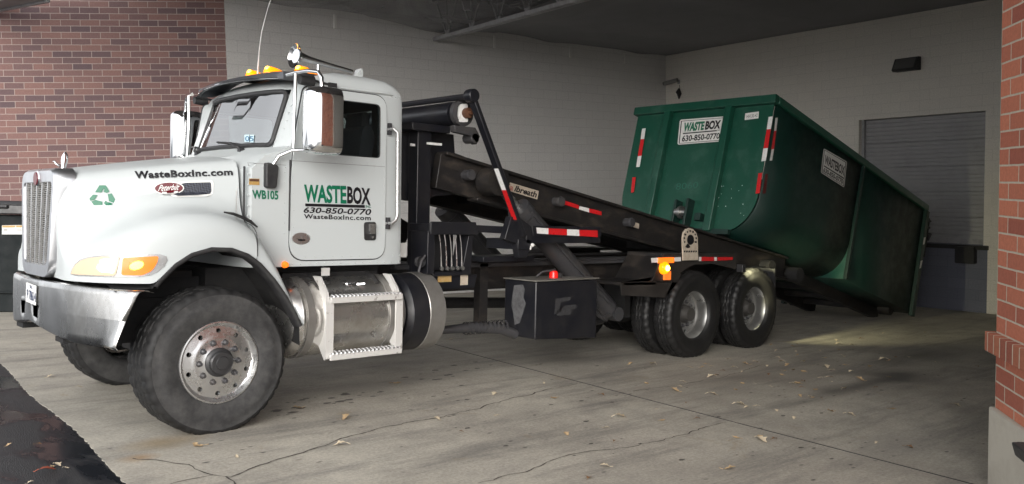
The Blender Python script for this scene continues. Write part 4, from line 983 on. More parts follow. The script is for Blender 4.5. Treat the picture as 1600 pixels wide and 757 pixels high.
def step(z, name):
    m = MB(); m.box(.93, 1.63, .02, .04, z-.05, z-.0); m.box(.93, 1.63, .036, .17, z-.012, z-.003)
    st = m.build('step', white_worn, TK, bevel=.004)
    m = MB(); n = 18
    for i in range(n):
        x = .955+i*.65/(n-1)
        for k, y in enumerate((.03, .075, .12)): m.lathe([(.019, 0), (.017, .012), (.010, .012), (.008, 0)], (x+(.018 if k == 1 else 0), y, z-.002), 'Z', 8)
    m.build('tread', alum, st, smooth=0)
step(.945, 'step'); step(.485, 'step')
# mud guard straps above the tank
m = MB()
for x in (.95, 1.52): m.tube([(x, TY+.2, 1.10), (x, TY, 1.10), (x-.01, TY-.12, 1.075), (x-.01, TY-.19, 1.02)], .022, 8)
m.box(.70, 1.62, .40, .60, 1.08, 1.12); m.build('tank_bracket', liner, TK)
m = MB(); m.box(.98, 1.05, .25, .27, 1.10, 1.165); m.build('sensor_plate', white_worn, TK)
# black cylindrical tank with a grey band behind the fuel tank
BX = 1.80
m = MB(); m.lathe([(0, BX-.02), (.30, BX-.02), (.345, BX+.02), (.35, BX+.06), (.35, BX+.20)], (0, .45, .735), 'X', 44); m.lathe([(.35, BX+.20), (.352, BX+.36), (.32, BX+.39), (0, BX+.395)], (0, .45, .735), 'X', 44)
bt = m.build('air_tank', black, TK, smooth=35)
m = MB(); m.lathe([(.353, BX+.19), (.358, BX+.195), (.358, BX+.365), (.353, BX+.37)], (0, .45, .735), 'X', 44); m.build('tank_band', bandgrey, bt, smooth=35)
c = S(676, 478, .135); m = MB(); m.lathe([(.048, .03), (.046, 0), (.04, -.006), (.0, -.008)], c, 'Y', 22); fc = m.build('tank_cap', trim, bt)
m = MB(); m.lathe([(.033, -.004), (.032, -.016), (.0, -.018)], c, 'Y', 20); m.beam(c+Vector((-.028, -.022, -.004)), c+Vector((.028, -.022, .004)), .012, .016); m.build('cap_knob', whitepl, fc)
# ---- valve control box with levers
m = MB(); x0, x1 = 2.12, 2.66
m.box(x0, x1, .30, .62, 1.47, 1.54); m.prism([(x0-.02, 1.08), (x0+.06, 1.08), (x0+.06, 1.47), (x0-.02, 1.47)], .30, .55); m.prism([(x1-.13, 1.08), (x1-.02, 1.08), (x1, 1.47), (x1-.05, 1.47)], .32, .5)
m.box(x0+.06, x1-.02, .32, .46, 1.055, 1.09); m.box(x0+.06, x1-.05, .56, .6, 1.09, 1.47); m.prism([(x0-.0, 1.44), (x1+.04, 1.44), (x1, 1.56), (x0, 1.56)], .285, .30)
cb = m.build('control_box', black, TK, bevel=.005)
for i in range(5):
    x = x0+.14+i*.062; m = MB(); m.tube([(x, .34, 1.44), (x+.005, .325, 1.36), (x+.012, .32, 1.24), (x+.012, .315, 1.14)], [.006, .004, .005, .008], 8); m.lathe([(0, -.02), (.017, -.016), (.021, 0), (.017, .016), (0, .02)], (x+.012, .305, 1.125), 'Y', 10)
    m.build('lever', alum if i % 2 else dullalum, cb)
m = MB(); m.lathe([(.05, -.02), (.05, .02), (0, .02)], (2.04, .33, 1.19), 'Y', 14); m.tube([(2.0, .3, 1.1), (2.03, .3, 1.2), (2.08, .31, 1.25)], .012, 6); m.build('valve', greysteel, TK)
m = MB(); a = S(684, 433, .36); m.box(a.x, a.x+.16, .355, .38, a.z-.05, a.z+.02); m.build('warning_plate', yellowm, TK)
m = MB(); a = S(722, 431, .36); m.box(a.x-.02, a.x+.07, .355, .40, a.z-.09, a.z+.03); m.build('wood_block', tan_m, TK)
m = MB(); m.prism([(1.9, 1.06), (2.75, 1.055), (2.72, .93), (2.15, .93)], .36, .55); m.build('bracket_plate', black, TK)
# pale panel seen between cab and gantry
m = MB(); m.box(1.84, 2.0, .60, .62, 1.60, 1.80); m.box(1.82, 1.95, .42, .44, 1.23, 1.36); m.build('pale_panel', signw, TK, smooth=0)
# ---- gantry, tarp roller and tarp arms
m = MB(); m.box(2.16, 2.32, .56, .70, 1.0, 2.44); m.box(2.16, 2.32, 1.74, 1.88, 1.0, 2.44); m.box(2.05, 2.5, .5, 1.94, 2.40, 2.47)
m.box(2.17, 2.22, .70, 1.74, 1.9, 2.4); m.build('gantry', black, TK, bevel=.008)
m = MB(); m.prism([(2.00, 2.42), (2.72, 2.42), (2.74, 2.24), (2.92, 2.20), (3.05, 2.10), (2.95, 1.85), (2.5, 1.80), (2.35, 1.74), (2.05, 1.76)], .72, .80); m.build('hoist_head_plate', black, TK, bevel=.006)
m = MB(); m.prism([(2.00, 2.42), (2.72, 2.42), (2.74, 2.24), (2.92, 2.20), (3.05, 2.10), (2.95, 1.85), (2.5, 1.80), (2.05, 1.76)], 1.62, 1.70); m.build('hoist_head_plate', black, TK)
m = MB()
for i, (u0, v0, u1, v1) in enumerate(((641, 226, 648, 229), (667, 224, 690, 228))):
    a = S(u0, v0, .55); b = S(u1, v1, .55); m.box(a.x, b.x, .545, .555, b.z, a.z+.01)
m.build('reflector_strip', tape_w, TK, smooth=0)
lb = patch([(707, 263), (727, 266), (727, 279), (707, 276)], plane_y(.715)).build('warning_label', trim, TK, smooth=0)
mm = MB()
for k, vv in enumerate((266, 269.5, 273)): patch([(709, vv), (725, vv+2), (725, vv+3.2), (709, vv+1.2)], plane_y(.712), mb=mm)
mm.build('label_print', yellowm, lb, smooth=0)
RY0, RY1 = .34, 2.08; rx, rz = 2.52, 2.585
m = MB(); m.tube([(rx, RY0+.10, rz), (rx, RY1-.1, rz)], .115, 24); tr = m.build('tarp_roller', black, TK, smooth=40)
m = MB(); m.lathe([(.10, .06), (.125, .05), (.125, -.0), (.09, -.01), (.085, .03), (0, .03)], (rx, RY0, rz), 'Y', 28); m.build('roller_end_ring', greysteel, tr)
m = MB(); m.prism(rounded([(rx-.06, rz-.09), (rx+.05, rz-.08), (rx+.04, rz+.09), (rx-.05, rz+.08)], .02), RY0-.015, RY0+.02); m.build('end_bearing', signw, tr)
m = MB(); m.lathe([(.05, .0), (.05, -.05), (.02, -.055), (.02, -.09), (0, -.09)], (rx+.02, RY0-.01, rz), 'Y', 16); m.build('motor_shaft', rust, tr)
m = MB(); m.prism([(2.40, 2.46), (2.66, 2.46), (2.72, 2.38), (2.68, 2.30), (2.6, 2.38), (2.42, 2.40)], RY0-.02, RY0+.06); m.tube([(2.66, RY0-.02, 2.36), (2.66, RY0+.12, 2.36)], .05, 14); m.build('roller_bracket', greysteel, TK, bevel=.005)
PV = (3.14, 1.44)                                # tarp arm pivot
for y, nm in ((.15, 0), (2.27, 1)):
    pa, pt_ = Vector((PV[0], y, PV[1])), Vector((2.455, y, 2.725)); d = pt_-pa
    m = MB(); m.beam(pa, pt_, .045, .085, up=(0, 1, 0)); m.lathe([(0, -.05), (.06, -.05), (.065, 0), (.06, .05), (0, .05)], pt_, 'Y', 16); arm = m.build('tarp_arm', black, TK, bevel=.006)
    nn = Vector((d.z, 0, -d.x)).normalized()
    m = MB(); m.beam(pa+d*.345+Vector((0, -.003, 0)), pa+d*.50+Vector((0, -.003, 0)), .046, .06, up=(0, 1, 0)); m.build('white_tape', tape_w, arm, smooth=0)
    m = MB(); m.beam(pa+d*.125+Vector((0, -.003, 0)), pa+d*.344+Vector((0, -.003, 0)), .046, .062, up=(0, 1, 0)); m.build('red_tape', tape_r, arm, smooth=0)
m = MB(); m.tube([(2.455, .15, 2.725), (2.455, 2.27, 2.725)], .028, 10); m.build('tarp_cross_bar', black, TK)
for y in (.12, 2.18):
    m = MB(); m.prism([(3.00, 1.62), (3.10, 1.62), (3.33, 1.50), (3.40, 1.42), (3.30, 1.38), (3.22, 1.22), (3.12, 1.22), (3.08, 1.36), (2.92, 1.40)], y+.04, y+.12); m.box(3.09, 3.26, y+.03, y+.5, 1.30, 1.40); m.build('arm_base', black, TK, bevel=.005)
m = MB(); m.beam((2.62, .46, 1.50), (3.15, .35, 1.485), .07, .07); m.box(2.9, 3.6, .44, .80, 1.165, 1.22); m.build('arm_support', black, TK, bevel=.005)
# reflective board
m = MB(); m.prism([(3.26, 1.535), (4.28, 1.53), (4.30, 1.43), (3.28, 1.435)], .135, .15); m.box(3.2, 4.3, .15, .30, 1.36, 1.44); bdp = m.build('marker_board', black, TK, bevel=.004)
pb = plane_y(.131)
for q, mt, nm in (([(838, 356), (857, 357), (857, 366.5), (839, 365)], tape_w, 'white_tape'), ([(857, 357), (886, 358.5), (886, 368), (857, 366.5)], tape_r, 'red_tape'), ([(886, 358.5), (905, 359.3), (905, 369.2), (886, 368)], tape_w, 'white_tape'), ([(905, 359.3), (934, 360.5), (934, 370.8), (905, 369.2)], tape_r, 'red_tape')):
    patch(q, pb).build(nm, mt, bdp, smooth=0)
m = MB(); m.lathe([(0, -.02), (.017, -.016), (.02, 0)], (3.27, .14, 1.345), 'Y', 12); m.tube([(3.265, .15, 1.33), (3.26, .16, 1.30)], .012, 8); m.build('marker_lamp', whitepl, TK)
# ---- hoist frame (tilts about the rear)
HA, HBk = Vector((2.35, 0, 2.155)), Vector((8.9, 0, 1.0))    # middle of the rail, front and rear
def hz(x): return HA.z+(HBk.z-HA.z)*(x-HA.x)/(HBk.x-HA.x)
for y in (.66, 1.70):
    m = MB(); m.beam((2.45, y, hz(2.45)-.09), (8.9, y, hz(8.9)-.05), .10, .34); m.beam((2.5, y-.03, hz(2.5)+.09), (8.9, y-.03, hz(8.9)+.105), .17, .03); m.beam((2.9, y-.03, hz(2.9)-.27), (8.9, y-.03, hz(8.9)-.2), .16, .03)
    rl_ = m.build('hoist_rail', blackdirty, TK, bevel=.006)
    if y < 1:
        # guide rollers along the side of the rail
        for u, v in ((755, 0), (858, 307), (958, 341)):
            pass
        for x in (2.78, 4.06, 4.12+1.14):
            m = MB(); c = Vector((x, y-.05, hz(x)-.06)); m.lathe([(.0, -.11), (.05, -.11), (.058, -.09), (.05, -.05), (.05, .0)], c, 'Y', 18); m.build('guide_roller', greysteel, rl_)
m = MB()
for x in (2.6, 3.6, 4.6, 5.6, 6.6, 7.6, 8.5): m.beam((x, .7, hz(x)-.08), (x, 1.66, hz(x)-.08), .1, .2)
m.build('hoist_cross_member', liner, TK)
m = MB(); m.tube([(2.7, 1.18, hz(2.7)-.05), (6.6, 1.18, hz(6.6)-.05)], .12, 18); m.build('winch_cylinder', greysteel, TK)
py_r = plane_y(.607)
bq = [(787.5, 283), (841.5, 299), (838.5, 311.5), (785, 294.5)]
br = patch([(785.5, 282.2), (842, 298.7), (839.5, 312), (783, 295)], plane_y(.603)).build('name_plate', tan_m, TK, smooth=0)
mm = text_quad('lbreath', [(803, 299.2), (838, 309.6), (839.8, 300), (806, 290)], plane_y(.600), .03, .12); mm.build('plate_lettering', dk, br, smooth=0)
mm = text_quad('Ga', [(788, 294.6), (801, 298.6), (804, 289.8), (789, 285)], plane_y(.600), .03); mm.build('plate_lettering', simple('worn_red_print', (.4, .08, .06), .5, dirt=(.45, .36, .3), dirt_amt=.9, scale=40), br, smooth=0)
def tape(pts_):
    for q, mt, nm in pts_: patch(q, plane_y(.603)).build(nm, mt, TK, smooth=0)
tape([([(873, 310.5), (881, 313.2), (880.5, 319.5), (872.5, 317)], tape_w, 'white_tape'), ([(881, 313.2), (904.5, 321), (905, 327), (880.5, 319.5)], tape_r, 'red_tape'),
      ([(905.5, 322.5), (920.5, 325.8), (920.5, 332.3), (904.5, 327.5)], tape_w, 'white_tape'), ([(920.5, 325.8), (940, 331), (940, 337), (920.5, 332.3)], tape_r, 'red_tape')])
patch([(990, 347), (999, 350), (998, 358), (989, 355)], plane_y(.603)).build('pale_label', tan_m, TK, smooth=0)
# lift cylinders
for k, (y, x) in enumerate(((.42, 3.10), (1.94, 3.35))):
    a = Vector((x-.12, y, 1.98)); b = Vector((x+1.72, y, .55)); d = b-a
    m = MB(); m.tube([a, a+d*.34], .048, 14); m.build('lift_rod', alum, TK)
    m = MB(); m.tube([a+d*.185, a+d*.19, a+d*.20, a+d*.24, a+d*.245, a+d*.96], [.07, .125, .13, .13, .12, .12], 20); m.tube([b-Vector((0, .12, 0)), b+Vector((0, .12, 0))], .08, 12)
    m.tube([a+d*.23+Vector((0, -.12, .02)), a+d*.5+Vector((0, -.13, -.02)), a+d*.9+Vector((0, -.12, 0))], .018, 8); m.build('lift_cylinder', greysteel, TK, smooth=40)
    m = MB(); m.lathe([(0, -.1), (.14, -.1), (.14, .1), (0, .1)], a+Vector((.0, 0, -.02)), 'Y', 16); m.build('rod_clevis', blackdirty, TK)
m = MB(); m.beam((4.25, .35, .92), (4.75, .42, .50), .05, .1); m.tube([(4.1, .3, .75), (4.55, .3, .52), (4.7, .32, .55)], .025, 8); m.tube([(4.1, .9, .35), (5.2, .9, .42)], .07, 10); m.build('lower_linkage', greysteel, TK)
# ---- tool box
m = MB(); bx0, bx1, by0, by1 = 3.34, 4.26, .14, .60
m.prism(rounded([(bx0, .40), (bx1, .345), (bx1, .965), (bx0, .98)], .02, 3), by0, by1); tb = m.build('tool_box', black, TK, bevel=.012)
m = MB(); m.box(bx0-.02, bx1+.01, by0-.015, by1+.01, .978, .992); m.build('box_lid', simple('dusty_lid', (.14, .135, .12), .8, dirt=(.06, .055, .05), dirt_amt=.8, scale=9), tb, bevel=.004)
m = MB()
for q in ([(868, 467), (892, 464), (891, 470), (876, 473), (874, 490), (866, 491)], [(880, 478), (900, 476), (901, 482), (893, 484), (892, 492), (870, 494), (869, 488), (884, 486)]): patch(q, plane_y(by0-.003), mb=m)
m.build('worn_patch', simple('scraped_grey', (.035, .035, .038), .6, dirt=(.012, .012, .014), dirt_amt=.9, scale=14), tb, smooth=0)
m = MB(); patch([(803, 446), (817, 445), (820, 452), (818, 466), (822, 474), (817, 490), (812, 505), (804, 508), (802, 490), (799, 478), (801, 460)], lambda u, v: SX(u, v, bx0-.003), mb=m); m.build('scraped_paint', simple('pale_scrape', (.10, .10, .105), .6, dirt=(.02, .02, .02), dirt_amt=1, scale=9), tb, smooth=0)
m = MB(); c = S(865, 432, .30); m.lathe([(0, .06), (.035, .055), (.045, .03), (.045, -.03), (0, -.03)], c, 'Z', 16); rl_ = m.build('red_lamp', redlens, TK)
m = MB(); m.tube([c+Vector((-.2, .05, 0)), c+Vector((-.14, .02, .05)), c+Vector((-.05, 0, .06)), c+Vector((.02, 0, .07))], .012, 6); m.box(c.x+.06, c.x+.13, .3, .36, c.z-.03, c.z+.03); m.build('lamp_wiring', greysteel, TK)
m = MB(); m.tube([(1.9, .85, .50), (2.4, .62, .50), (2.8, .5, .52), (3.15, .45, .49), (3.34, .42, .42)], [.03, .035, .05, .055, .05], 12); m.tube([(2.1, .95, .46), (3.1, .75, .46)], .02, 8)
for i in range(10): m.lathe([(.062, -.012), (.066, 0), (.062, .012)], (2.75+i*.05, .51-i*.007, .515), 'X', 12)
m.build('hydraulic_hose', greysteel, TK, smooth=50)
m = MB(); m.box(3.05, 3.16, .66, .75, .5, 1.15); m.box(2.45, 2.8, 1.1, 1.4, .5, .9); m.build('hanger_post', blackdirty, TK)
# ---- rear fenders
for mir in (0, 1):
    f = (lambda y: 2.44-y) if mir else (lambda y: y)
    ya, yb2 = sorted((f(.08), f(.62))); yo = f(.08)
    m = MB(); m.prism([(4.62, .93), (5.10, .93), (5.32, 1.20), (5.32, 1.24), (6.80, 1.215), (6.80, 1.185), (5.36, 1.20), (5.25, 1.02), (5.18, .88), (4.62, .895)], ya, yb2)
    fe = m.build('rear_fender', blackdirty, TK, bevel=.006)
    yi, yj = sorted((f(.08), f(.10)))
    m = MB(); m.prism([(4.58, .93), (5.60, .90), (5.66, 1.0), (5.56, 1.0), (5.4, .75), (5.36, .73), (4.60, .79)], yi, yj); m.prism([(5.30, 1.24), (6.80, 1.214), (6.80, 1.02), (6.58, 1.06), (6.3, 1.10), (5.9, 1.10), (5.62, 1.0), (5.60, .90), (5.12, .93)], yi+.0005, yj+.0005); m.build('fender_skirt', simple('muddy_black_skirt', (.020, .018, .017), .5, dirt=(.06, .052, .045), dirt_amt=.8, scale=4), fe, smooth=0)
    m = MB(); m.box(7.80, 7.83, *sorted((f(.12), f(.62))), .25, 1.0); m.build('mud_flap', trim, fe, smooth=0)
pf = plane_y(.072)
for q, mt, nm in (([(1017, 403.5), (1028, 403), (1028, 410.5), (1018, 411)], tape_w, 'white_tape'), ([(1053, 402.5), (1064, 402), (1064, 408.5), (1053, 409)], tape_w, 'white_tape'), ([(1092, 401.8), (1096, 401.8), (1096, 408.2), (1092, 408.4)], tape_w, 'white_tape'), ([(1096, 401.8), (1116, 402), (1116, 408), (1096, 408.2)], tape_r, 'red_tape'), ([(1121, 402), (1145, 402), (1145, 406.5), (1121, 407.5)], tape_r, 'red_tape'), ([(1116, 402.2), (1120, 402.2), (1120, 407.8), (1116, 408)], tape_w, 'white_tape')):
    patch(q, pf).build(nm, mt, TK, smooth=0)
m = MB(); a = S(1028, 403, .07); b = S(1052, 411, .07); m.box(a.x, b.x, .055, .079, b.z, a.z); ml_ = m.build('side_lamp', orange_lens, TK, bevel=.005)
m = MB(); c = S(1037, 419, .07); m.lathe([(.075, .01), (.07, -.03), (.05, -.05), (0, -.055)], c, 'Y', 20); mk = m.build('marker_light', amber, TK)
m = MB(); m.lathe([(0, -.02), (.03, -.015), (.034, 0)], c+Vector((0, -.05, 0)), 'Y', 16); m.build('bulb', emis('rear_amber_bulb', (1, .6, .05), (1, .40, .04), 14), mk)
m = MB(); a = S(1039, 424, .07); m.box(a.x-.02, a.x+.09, .05, .079, a.z-.1, a.z+.0); m.build('lower_reflector', emis('glowing_orange_reflector', (.7, .16, .03), (1, .2, .02), .3), TK)  # reflector given a glow of its own, though it is no lamp
# hook plate with arched marks
hp = [(1067.5, 407.5), (1066.5, 372), (1068, 364), (1072, 358.5), (1077.5, 356.5), (1083, 358.5), (1088, 364), (1090.5, 372), (1091, 406.5)]
P = [S(u, v, .05) for u, v in hp]; m = MB(); m.prism([(p.x, p.z) for p in P], .05, .066); pp = m.build('hook_plate', tan_m, TK, smooth=0)
ph_ = plane_y(.046)
mm = patch(ell(1079, 375, 5.5, 8), ph_)
for k in range(9):
    a = math.pi*(1.0+ .0) - math.pi*(-.12+k*1.24/8); cx, cy = 1078.6+9.3*math.cos(a), 374-12.5*math.sin(a); s = 1.1+.35*((k*7) % 3)
    patch([(cx-s, cy-1.4), (cx+s*.6, cy-1.7), (cx+s, cy+.3), (cx+.2, cy+1.6), (cx-s*.8, cy+.9)], ph_, mb=mm)
patch([(1070.5, 386), (1074, 381), (1077, 383), (1076, 385), (1079, 386.5), (1075, 388.5)], ph_, mb=mm)
for k in range(6): patch([(1068.5+k*3.6, 392), (1071+k*3.6, 391.6), (1071+k*3.6, 394.3), (1068.5+k*3.6, 395)], ph_, mb=mm)
mm.build('plate_print', dk, pp, smooth=0)
# rear end of hoist and work lamp
m = MB(); m.box(7.6, 8.25, .5, 1.9, .75, 1.0); m.tube([(8.3, .45, 1.0), (8.3, 1.95, 1.0)], .09, 14); m.build('rear_pivot', liner, TK)
m = MB()
for y in (.5, 1.9): m.tube([(9.0, y-.09, .86), (9.0, y+.09, .86)], .11, 18)
m.build('tail_roller', liner, TK)
m = MB(); wl = Vector((6.80, -.0, 1.04)); m.box(wl.x-.05, wl.x+.02, wl.y-.05, wl.y+.04, wl.z-.05, wl.z+.05); lampo = m.build('work_lamp', trim, TK, bevel=.006)
m = MB(); m.add([(wl.x+.022, wl.y-.035, wl.z-.035), (wl.x+.022, wl.y+.03, wl.z-.035), (wl.x+.022, wl.y+.03, wl.z+.035), (wl.x+.022, wl.y-.035, wl.z+.035)], [(0, 1, 2, 3)]); m.build('lamp_lens', emis('work_lamp_lens', (.9, .9, .7), (1, .95, .6), 3), lampo, smooth=0)
ld_ = bpy.data.lights.new('work_lamp_beam', 'SPOT'); ld_.energy = 110; ld_.color = (1, .93, .55); ld_.spot_size = R_(66); ld_.spot_blend = 1.0; ld_.shadow_soft_size = .04
lo_ = bpy.data.objects.new('work_lamp_beam', ld_); COL.objects.link(lo_); wp = to_w(wl+Vector((.06, -.02, 0))); lo_.location = wp
tgt = to_w(Vector((11.6, .25, 0))); lo_.rotation_euler = (tgt-wp).to_track_quat('-Z', 'Y').to_euler()

# ================================================================== the green container, tipped off the hoist
TH, EX, EZ, LC, HC = .26068736, 12.5537424, .048737058, 5.2975, 1.9874
cT, sT = math.cos(TH), math.sin(TH)
def DP(l, y, n): return Vector((EX-l*cT+n*sT, y, EZ+l*sT+n*cT))
CB = Vector((10.2, 1.44, 0))
CT_ = thing('waste_container', CB, 'dark green open top roll-off waste container tilted off the truck', 'dumpster')
YN, YF = .27, 2.606
def dbox(m, l0, l1, y0, y1, n0, n1, mi=0):
    vs = [DP(l, y, n) for l in (l0, l1) for y in (y0, y1) for n in (n0, n1)]
    return m.add(vs, [(0, 1, 3, 2), (4, 6, 7, 5), (0, 4, 5, 1), (2, 3, 7, 6), (0, 2, 6, 4), (1, 5, 7, 3)], mi)
def tub(r):
    pts = [(YN, 1.93)]
    k = 10
    if r > .02:
        for i in range(k+1):
            a = i/k*math.pi/2; pts.append((YN+r-r*math.cos(a), .06+r*1.15-r*1.15*math.sin(a)))
    else: pts += [(YN, .06+.02-.002*i) for i in range(k+1)]
    return pts+[(YN+YF-y, n) for y, n in reversed(pts)]
LT = 2.62
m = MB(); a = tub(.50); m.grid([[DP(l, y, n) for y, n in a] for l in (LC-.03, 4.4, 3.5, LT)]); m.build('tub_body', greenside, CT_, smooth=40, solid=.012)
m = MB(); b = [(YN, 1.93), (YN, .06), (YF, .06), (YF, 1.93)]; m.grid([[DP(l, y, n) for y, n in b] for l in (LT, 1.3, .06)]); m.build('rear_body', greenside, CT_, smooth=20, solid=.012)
m = MB()
for mir in (0, 1):
    h = a[1:12]; pts = [(YN, .06)]+h; pts = [(YN+YF-y, n) for y, n in pts] if mir else pts
    m.add([DP(LT, y, n) for y, n in pts], [(0, i, i+1) for i in range(1, len(pts)-1)])
m.build('gusset_plate', greenlite, CT_, smooth=0, solid=.008)
m = MB(); m.add([DP(LC, y, n) for y, n in a], [tuple(range(len(a)))]); m.build('front_panel', greenp, CT_, smooth=0, solid=.012)
for y0 in (1.98, .925):
    m = MB(); dbox(m, LC+.006, LC+.11, y0-.055, y0+.055, .05, 1.86); m.build('front_rib', greenp, CT_, bevel=.008)
m = MB(); dbox(m, LC-.03, LC+.075, YN-.05, YF+.05, 1.86, 1.985); dbox(m, .05, LC-.03, YN-.06, YN+.05, 1.87, 1.98); dbox(m, .05, LC-.03, YF-.05, YF+.06, 1.87, 1.98); m.build('top_rail', greenp, CT_, bevel=.012)
m = MB(); dbox(m, LT-.06, LT+.0, YN-.05, YN-.006, .06, 1.87); dbox(m, .02, .14, YN-.07, YN-.006, .0, 1.87); dbox(m, .02, .14, YF+.006, YF+.07, .0, 1.87); dbox(m, LT-.06, LT, YF+.006, YF+.05, .06, 1.87); m.build('side_post', greenside, CT_, bevel=.006)
m = MB(); dbox(m, .0, .06, YN, YF, .06, 1.95)
for n in (.1, .75, 1.35, 1.9): dbox(m, -.05, 0, YN+.02, YF-.02, n-.04, n+.04)
m.build('rear_gate', greenside, CT_, bevel=.006)
m = MB()
for n in (1.48, 1.74, 1.62): m.tube([DP(.05, YN-.03, n), DP(-.12, YN-.04, n), DP(-.20, YN+.02, n+.03)], .02, 8)
m.tube([DP(-.16, YN-.0, 1.10), DP(-.16, YN-.0, 1.80)], .018, 8); m.tube([DP(-.10, YN-.04, 1.40), DP(-.13, YN-.06, 1.52)], .035, 10); m.build('gate_latch', trim, CT_)
m = MB(); dbox(m, .1, LC+.05, .80, .90, -.12, .055); dbox(m, .1, LC+.05, 1.98, 2.08, -.12, .055)
for l in (.5, 1.2, 1.9, 2.6, 3.3, 4.0, 4.7): dbox(m, l, l+.08, .90, 1.98, -.03, .055)
m.build('skid_rail', blackdirty, CT_)
for y in (.60, 2.28):
    m = MB(); c = DP(.28, y, -.0); m.tube([c+Vector((0, -.1, .055)), c+Vector((0, .1, .055))], .105, 18); m.build('wheel', blackdirty, CT_)
for y in (.62, 2.26):
    m = MB(); c = DP(3.55, y, -.12); m.tube([c+Vector((0, -.07, 0)), c+Vector((0, .07, 0))], .10, 16); m.build('nose_roller', blackdirty, CT_)
# hook eye and lug at the foot of the front panel
m = MB(); dbox(m, LC+.0, LC+.16, 1.26, 1.30, .10, .50); dbox(m, LC+.0, LC+.16, 1.46, 1.50, .08, .48); hk = m.build('hook_bracket', greenside, CT_, bevel=.008)
m = MB(); cc = DP(LC+.12, 1.38, .30); m.tube([cc+Vector((0, -.09, 0)), cc+Vector((0, .09, 0))], .05, 16); m.lathe([(.05, -.02), (.09, -.02), (.09, .02), (.05, .02)], cc, 'Y', 20, closed=True); m.build('pull_hook', dullalum, hk)
m = MB(); dbox(m, LC+.0, LC+.10, 1.06, 1.16, .20, .30); dbox(m, LC, LC+.06, .60, 2.2, .02, .09); m.build('foot_lug', greenside, CT_)
# signs
nF = Vector((-cT, 0, sT))
def fF(off): return lambda u, v: hit(u, v, DP(LC+off, 0, 0), nF)
sg = patch(rounded([(1062.5, 187.5), (1134, 182), (1131, 221), (1058.5, 226.5)], 3), fF(.030)).build('front_sign', signw, CT_, smooth=0, solid=.003)
def frame(quad, fm, w, mb):
    q = [np.array(p, float) for p in quad]; c = sum(q)/4; inn = [p+(c-p)/np.linalg.norm(c-p)*w for p in q]
    for i in range(4): j = (i+1) % 4; patch([tuple(q[i]), tuple(q[j]), tuple(inn[j]), tuple(inn[i])], fm, mb=mb)
f2 = fF(.033); mm = MB(); frame([(1064, 189.3), (1132, 184), (1129.3, 219.6), (1060.5, 224.8)], f2, 1.6, mm); mm.build('sign_border', dk, sg, smooth=0)
mm = text_quad('WASTE', [(1067.5, 206.5), (1100, 203.6), (1101.5, 189.6), (1069.5, 192)], f2, .055, .1); mm.build('company_name', dg, sg, smooth=0)
mm = text_quad('BOX', [(1101, 203.5), (1125.5, 201.3), (1127, 187.7), (1102.5, 189.5)], f2, .05, .1); patch([(1067, 208.2), (1120, 203.6), (1120, 205.4), (1067, 210)], f2, mb=mm); mm.build('company_name', dk, sg, smooth=0)
mm = text_quad('INC', [(1121, 205), (1125.5, 204.7), (1125.5, 202.5), (1121, 202.9)], f2, .01); mm.build('company_suffix', dk, sg, smooth=0)
mm = text_quad('630-850-0770', [(1065, 222), (1124, 217.2), (1125.3, 207.6), (1066.5, 212)], f2, .03); mm.build('phone_number', dk, sg, smooth=0)
sn = patch([(1164.5, 177.5), (1186, 174.5), (1185, 185.2), (1163.5, 188)], fF(.024)).build('number_plate', signw, CT_, smooth=0)
mm = text_quad('HH 30-42', [(1166.5, 185.3), (1183.5, 183), (1184.3, 177.6), (1167, 179.8)], fF(.027), .005); mm.build('plate_number', simple('grey_print', (.15, .15, .15), .5), sn, smooth=0)
fr = fF(.022)
for q, mt, nm in (([(1201, 183), (1207.5, 182), (1204.5, 202), (1198, 202.5)], tape_w, 'white_tape'), ([(1198, 202.5), (1204.5, 202), (1200, 231.5), (1192.7, 232.3)], tape_r, 'red_tape'), ([(1192.7, 232.3), (1200, 231.5), (1196.7, 251.5), (1189.5, 252.5)], tape_w, 'white_tape'), ([(1185, 271), (1191, 270.5), (1187, 302), (1180.5, 303)], tape_r, 'red_tape'),
                  ([(1003.3, 201.5), (1009, 200.5), (1006.5, 217.5), (1001, 218)], tape_w, 'white_tape'), ([(1001, 218), (1006.5, 217.5), (1002.5, 243.5), (996.5, 244.5)], tape_r, 'red_tape'), ([(996.5, 244.5), (1002.5, 243.5), (999.5, 261), (994, 261.5)], tape_w, 'white_tape'), ([(988, 277.5), (993.5, 277), (990.5, 300), (986, 301.5)], tape_r, 'red_tape')):
    patch(q, fr).build(nm, mt, CT_, smooth=0)
fs = plane_y(YN-.012)
for q, mt, nm in (([(1211.5, 184.5), (1215.5, 184), (1213, 204.5), (1209.5, 205)], tape_w, 'white_tape'), ([(1209.5, 205), (1213, 204.5), (1209.5, 233), (1205, 234)], tape_r, 'red_tape'), ([(1205.5, 234), (1209.5, 233), (1206.5, 251), (1202.5, 251.5)], tape_w, 'white_tape'), ([(1196, 272), (1200, 272), (1196.5, 302), (1191.5, 303)], simple('dull_red_tape', (.10, .012, .012), .5), 'red_tape')):
    patch(q, fs).build(nm, mt, CT_, smooth=0)
for q in ([(1443.5, 371.5), (1446.5, 371), (1444.5, 382), (1442, 382.5)], [(1438.5, 408), (1441.5, 407), (1439, 419), (1436.5, 420)]): patch(q, plane_y(YN-.08)).build('white_tape', tape_w, CT_, smooth=0)
gs_ = simple('weathered_sign', (.30, .30, .30), .5, dirt=(.18, .18, .18), dirt_amt=.6)
s2 = patch(rounded([(1287, 232), (1323.5, 253), (1319, 293.5), (1282.5, 270)], 2.5), plane_y(YN-.014)).build('side_sign', signw, CT_, smooth=0)
f3 = plane_y(YN-.017)
mm = MB(); frame([(1288, 234), (1322.3, 253.8), (1318.2, 291.5), (1283.8, 269.4)], f3, 1.3, mm)
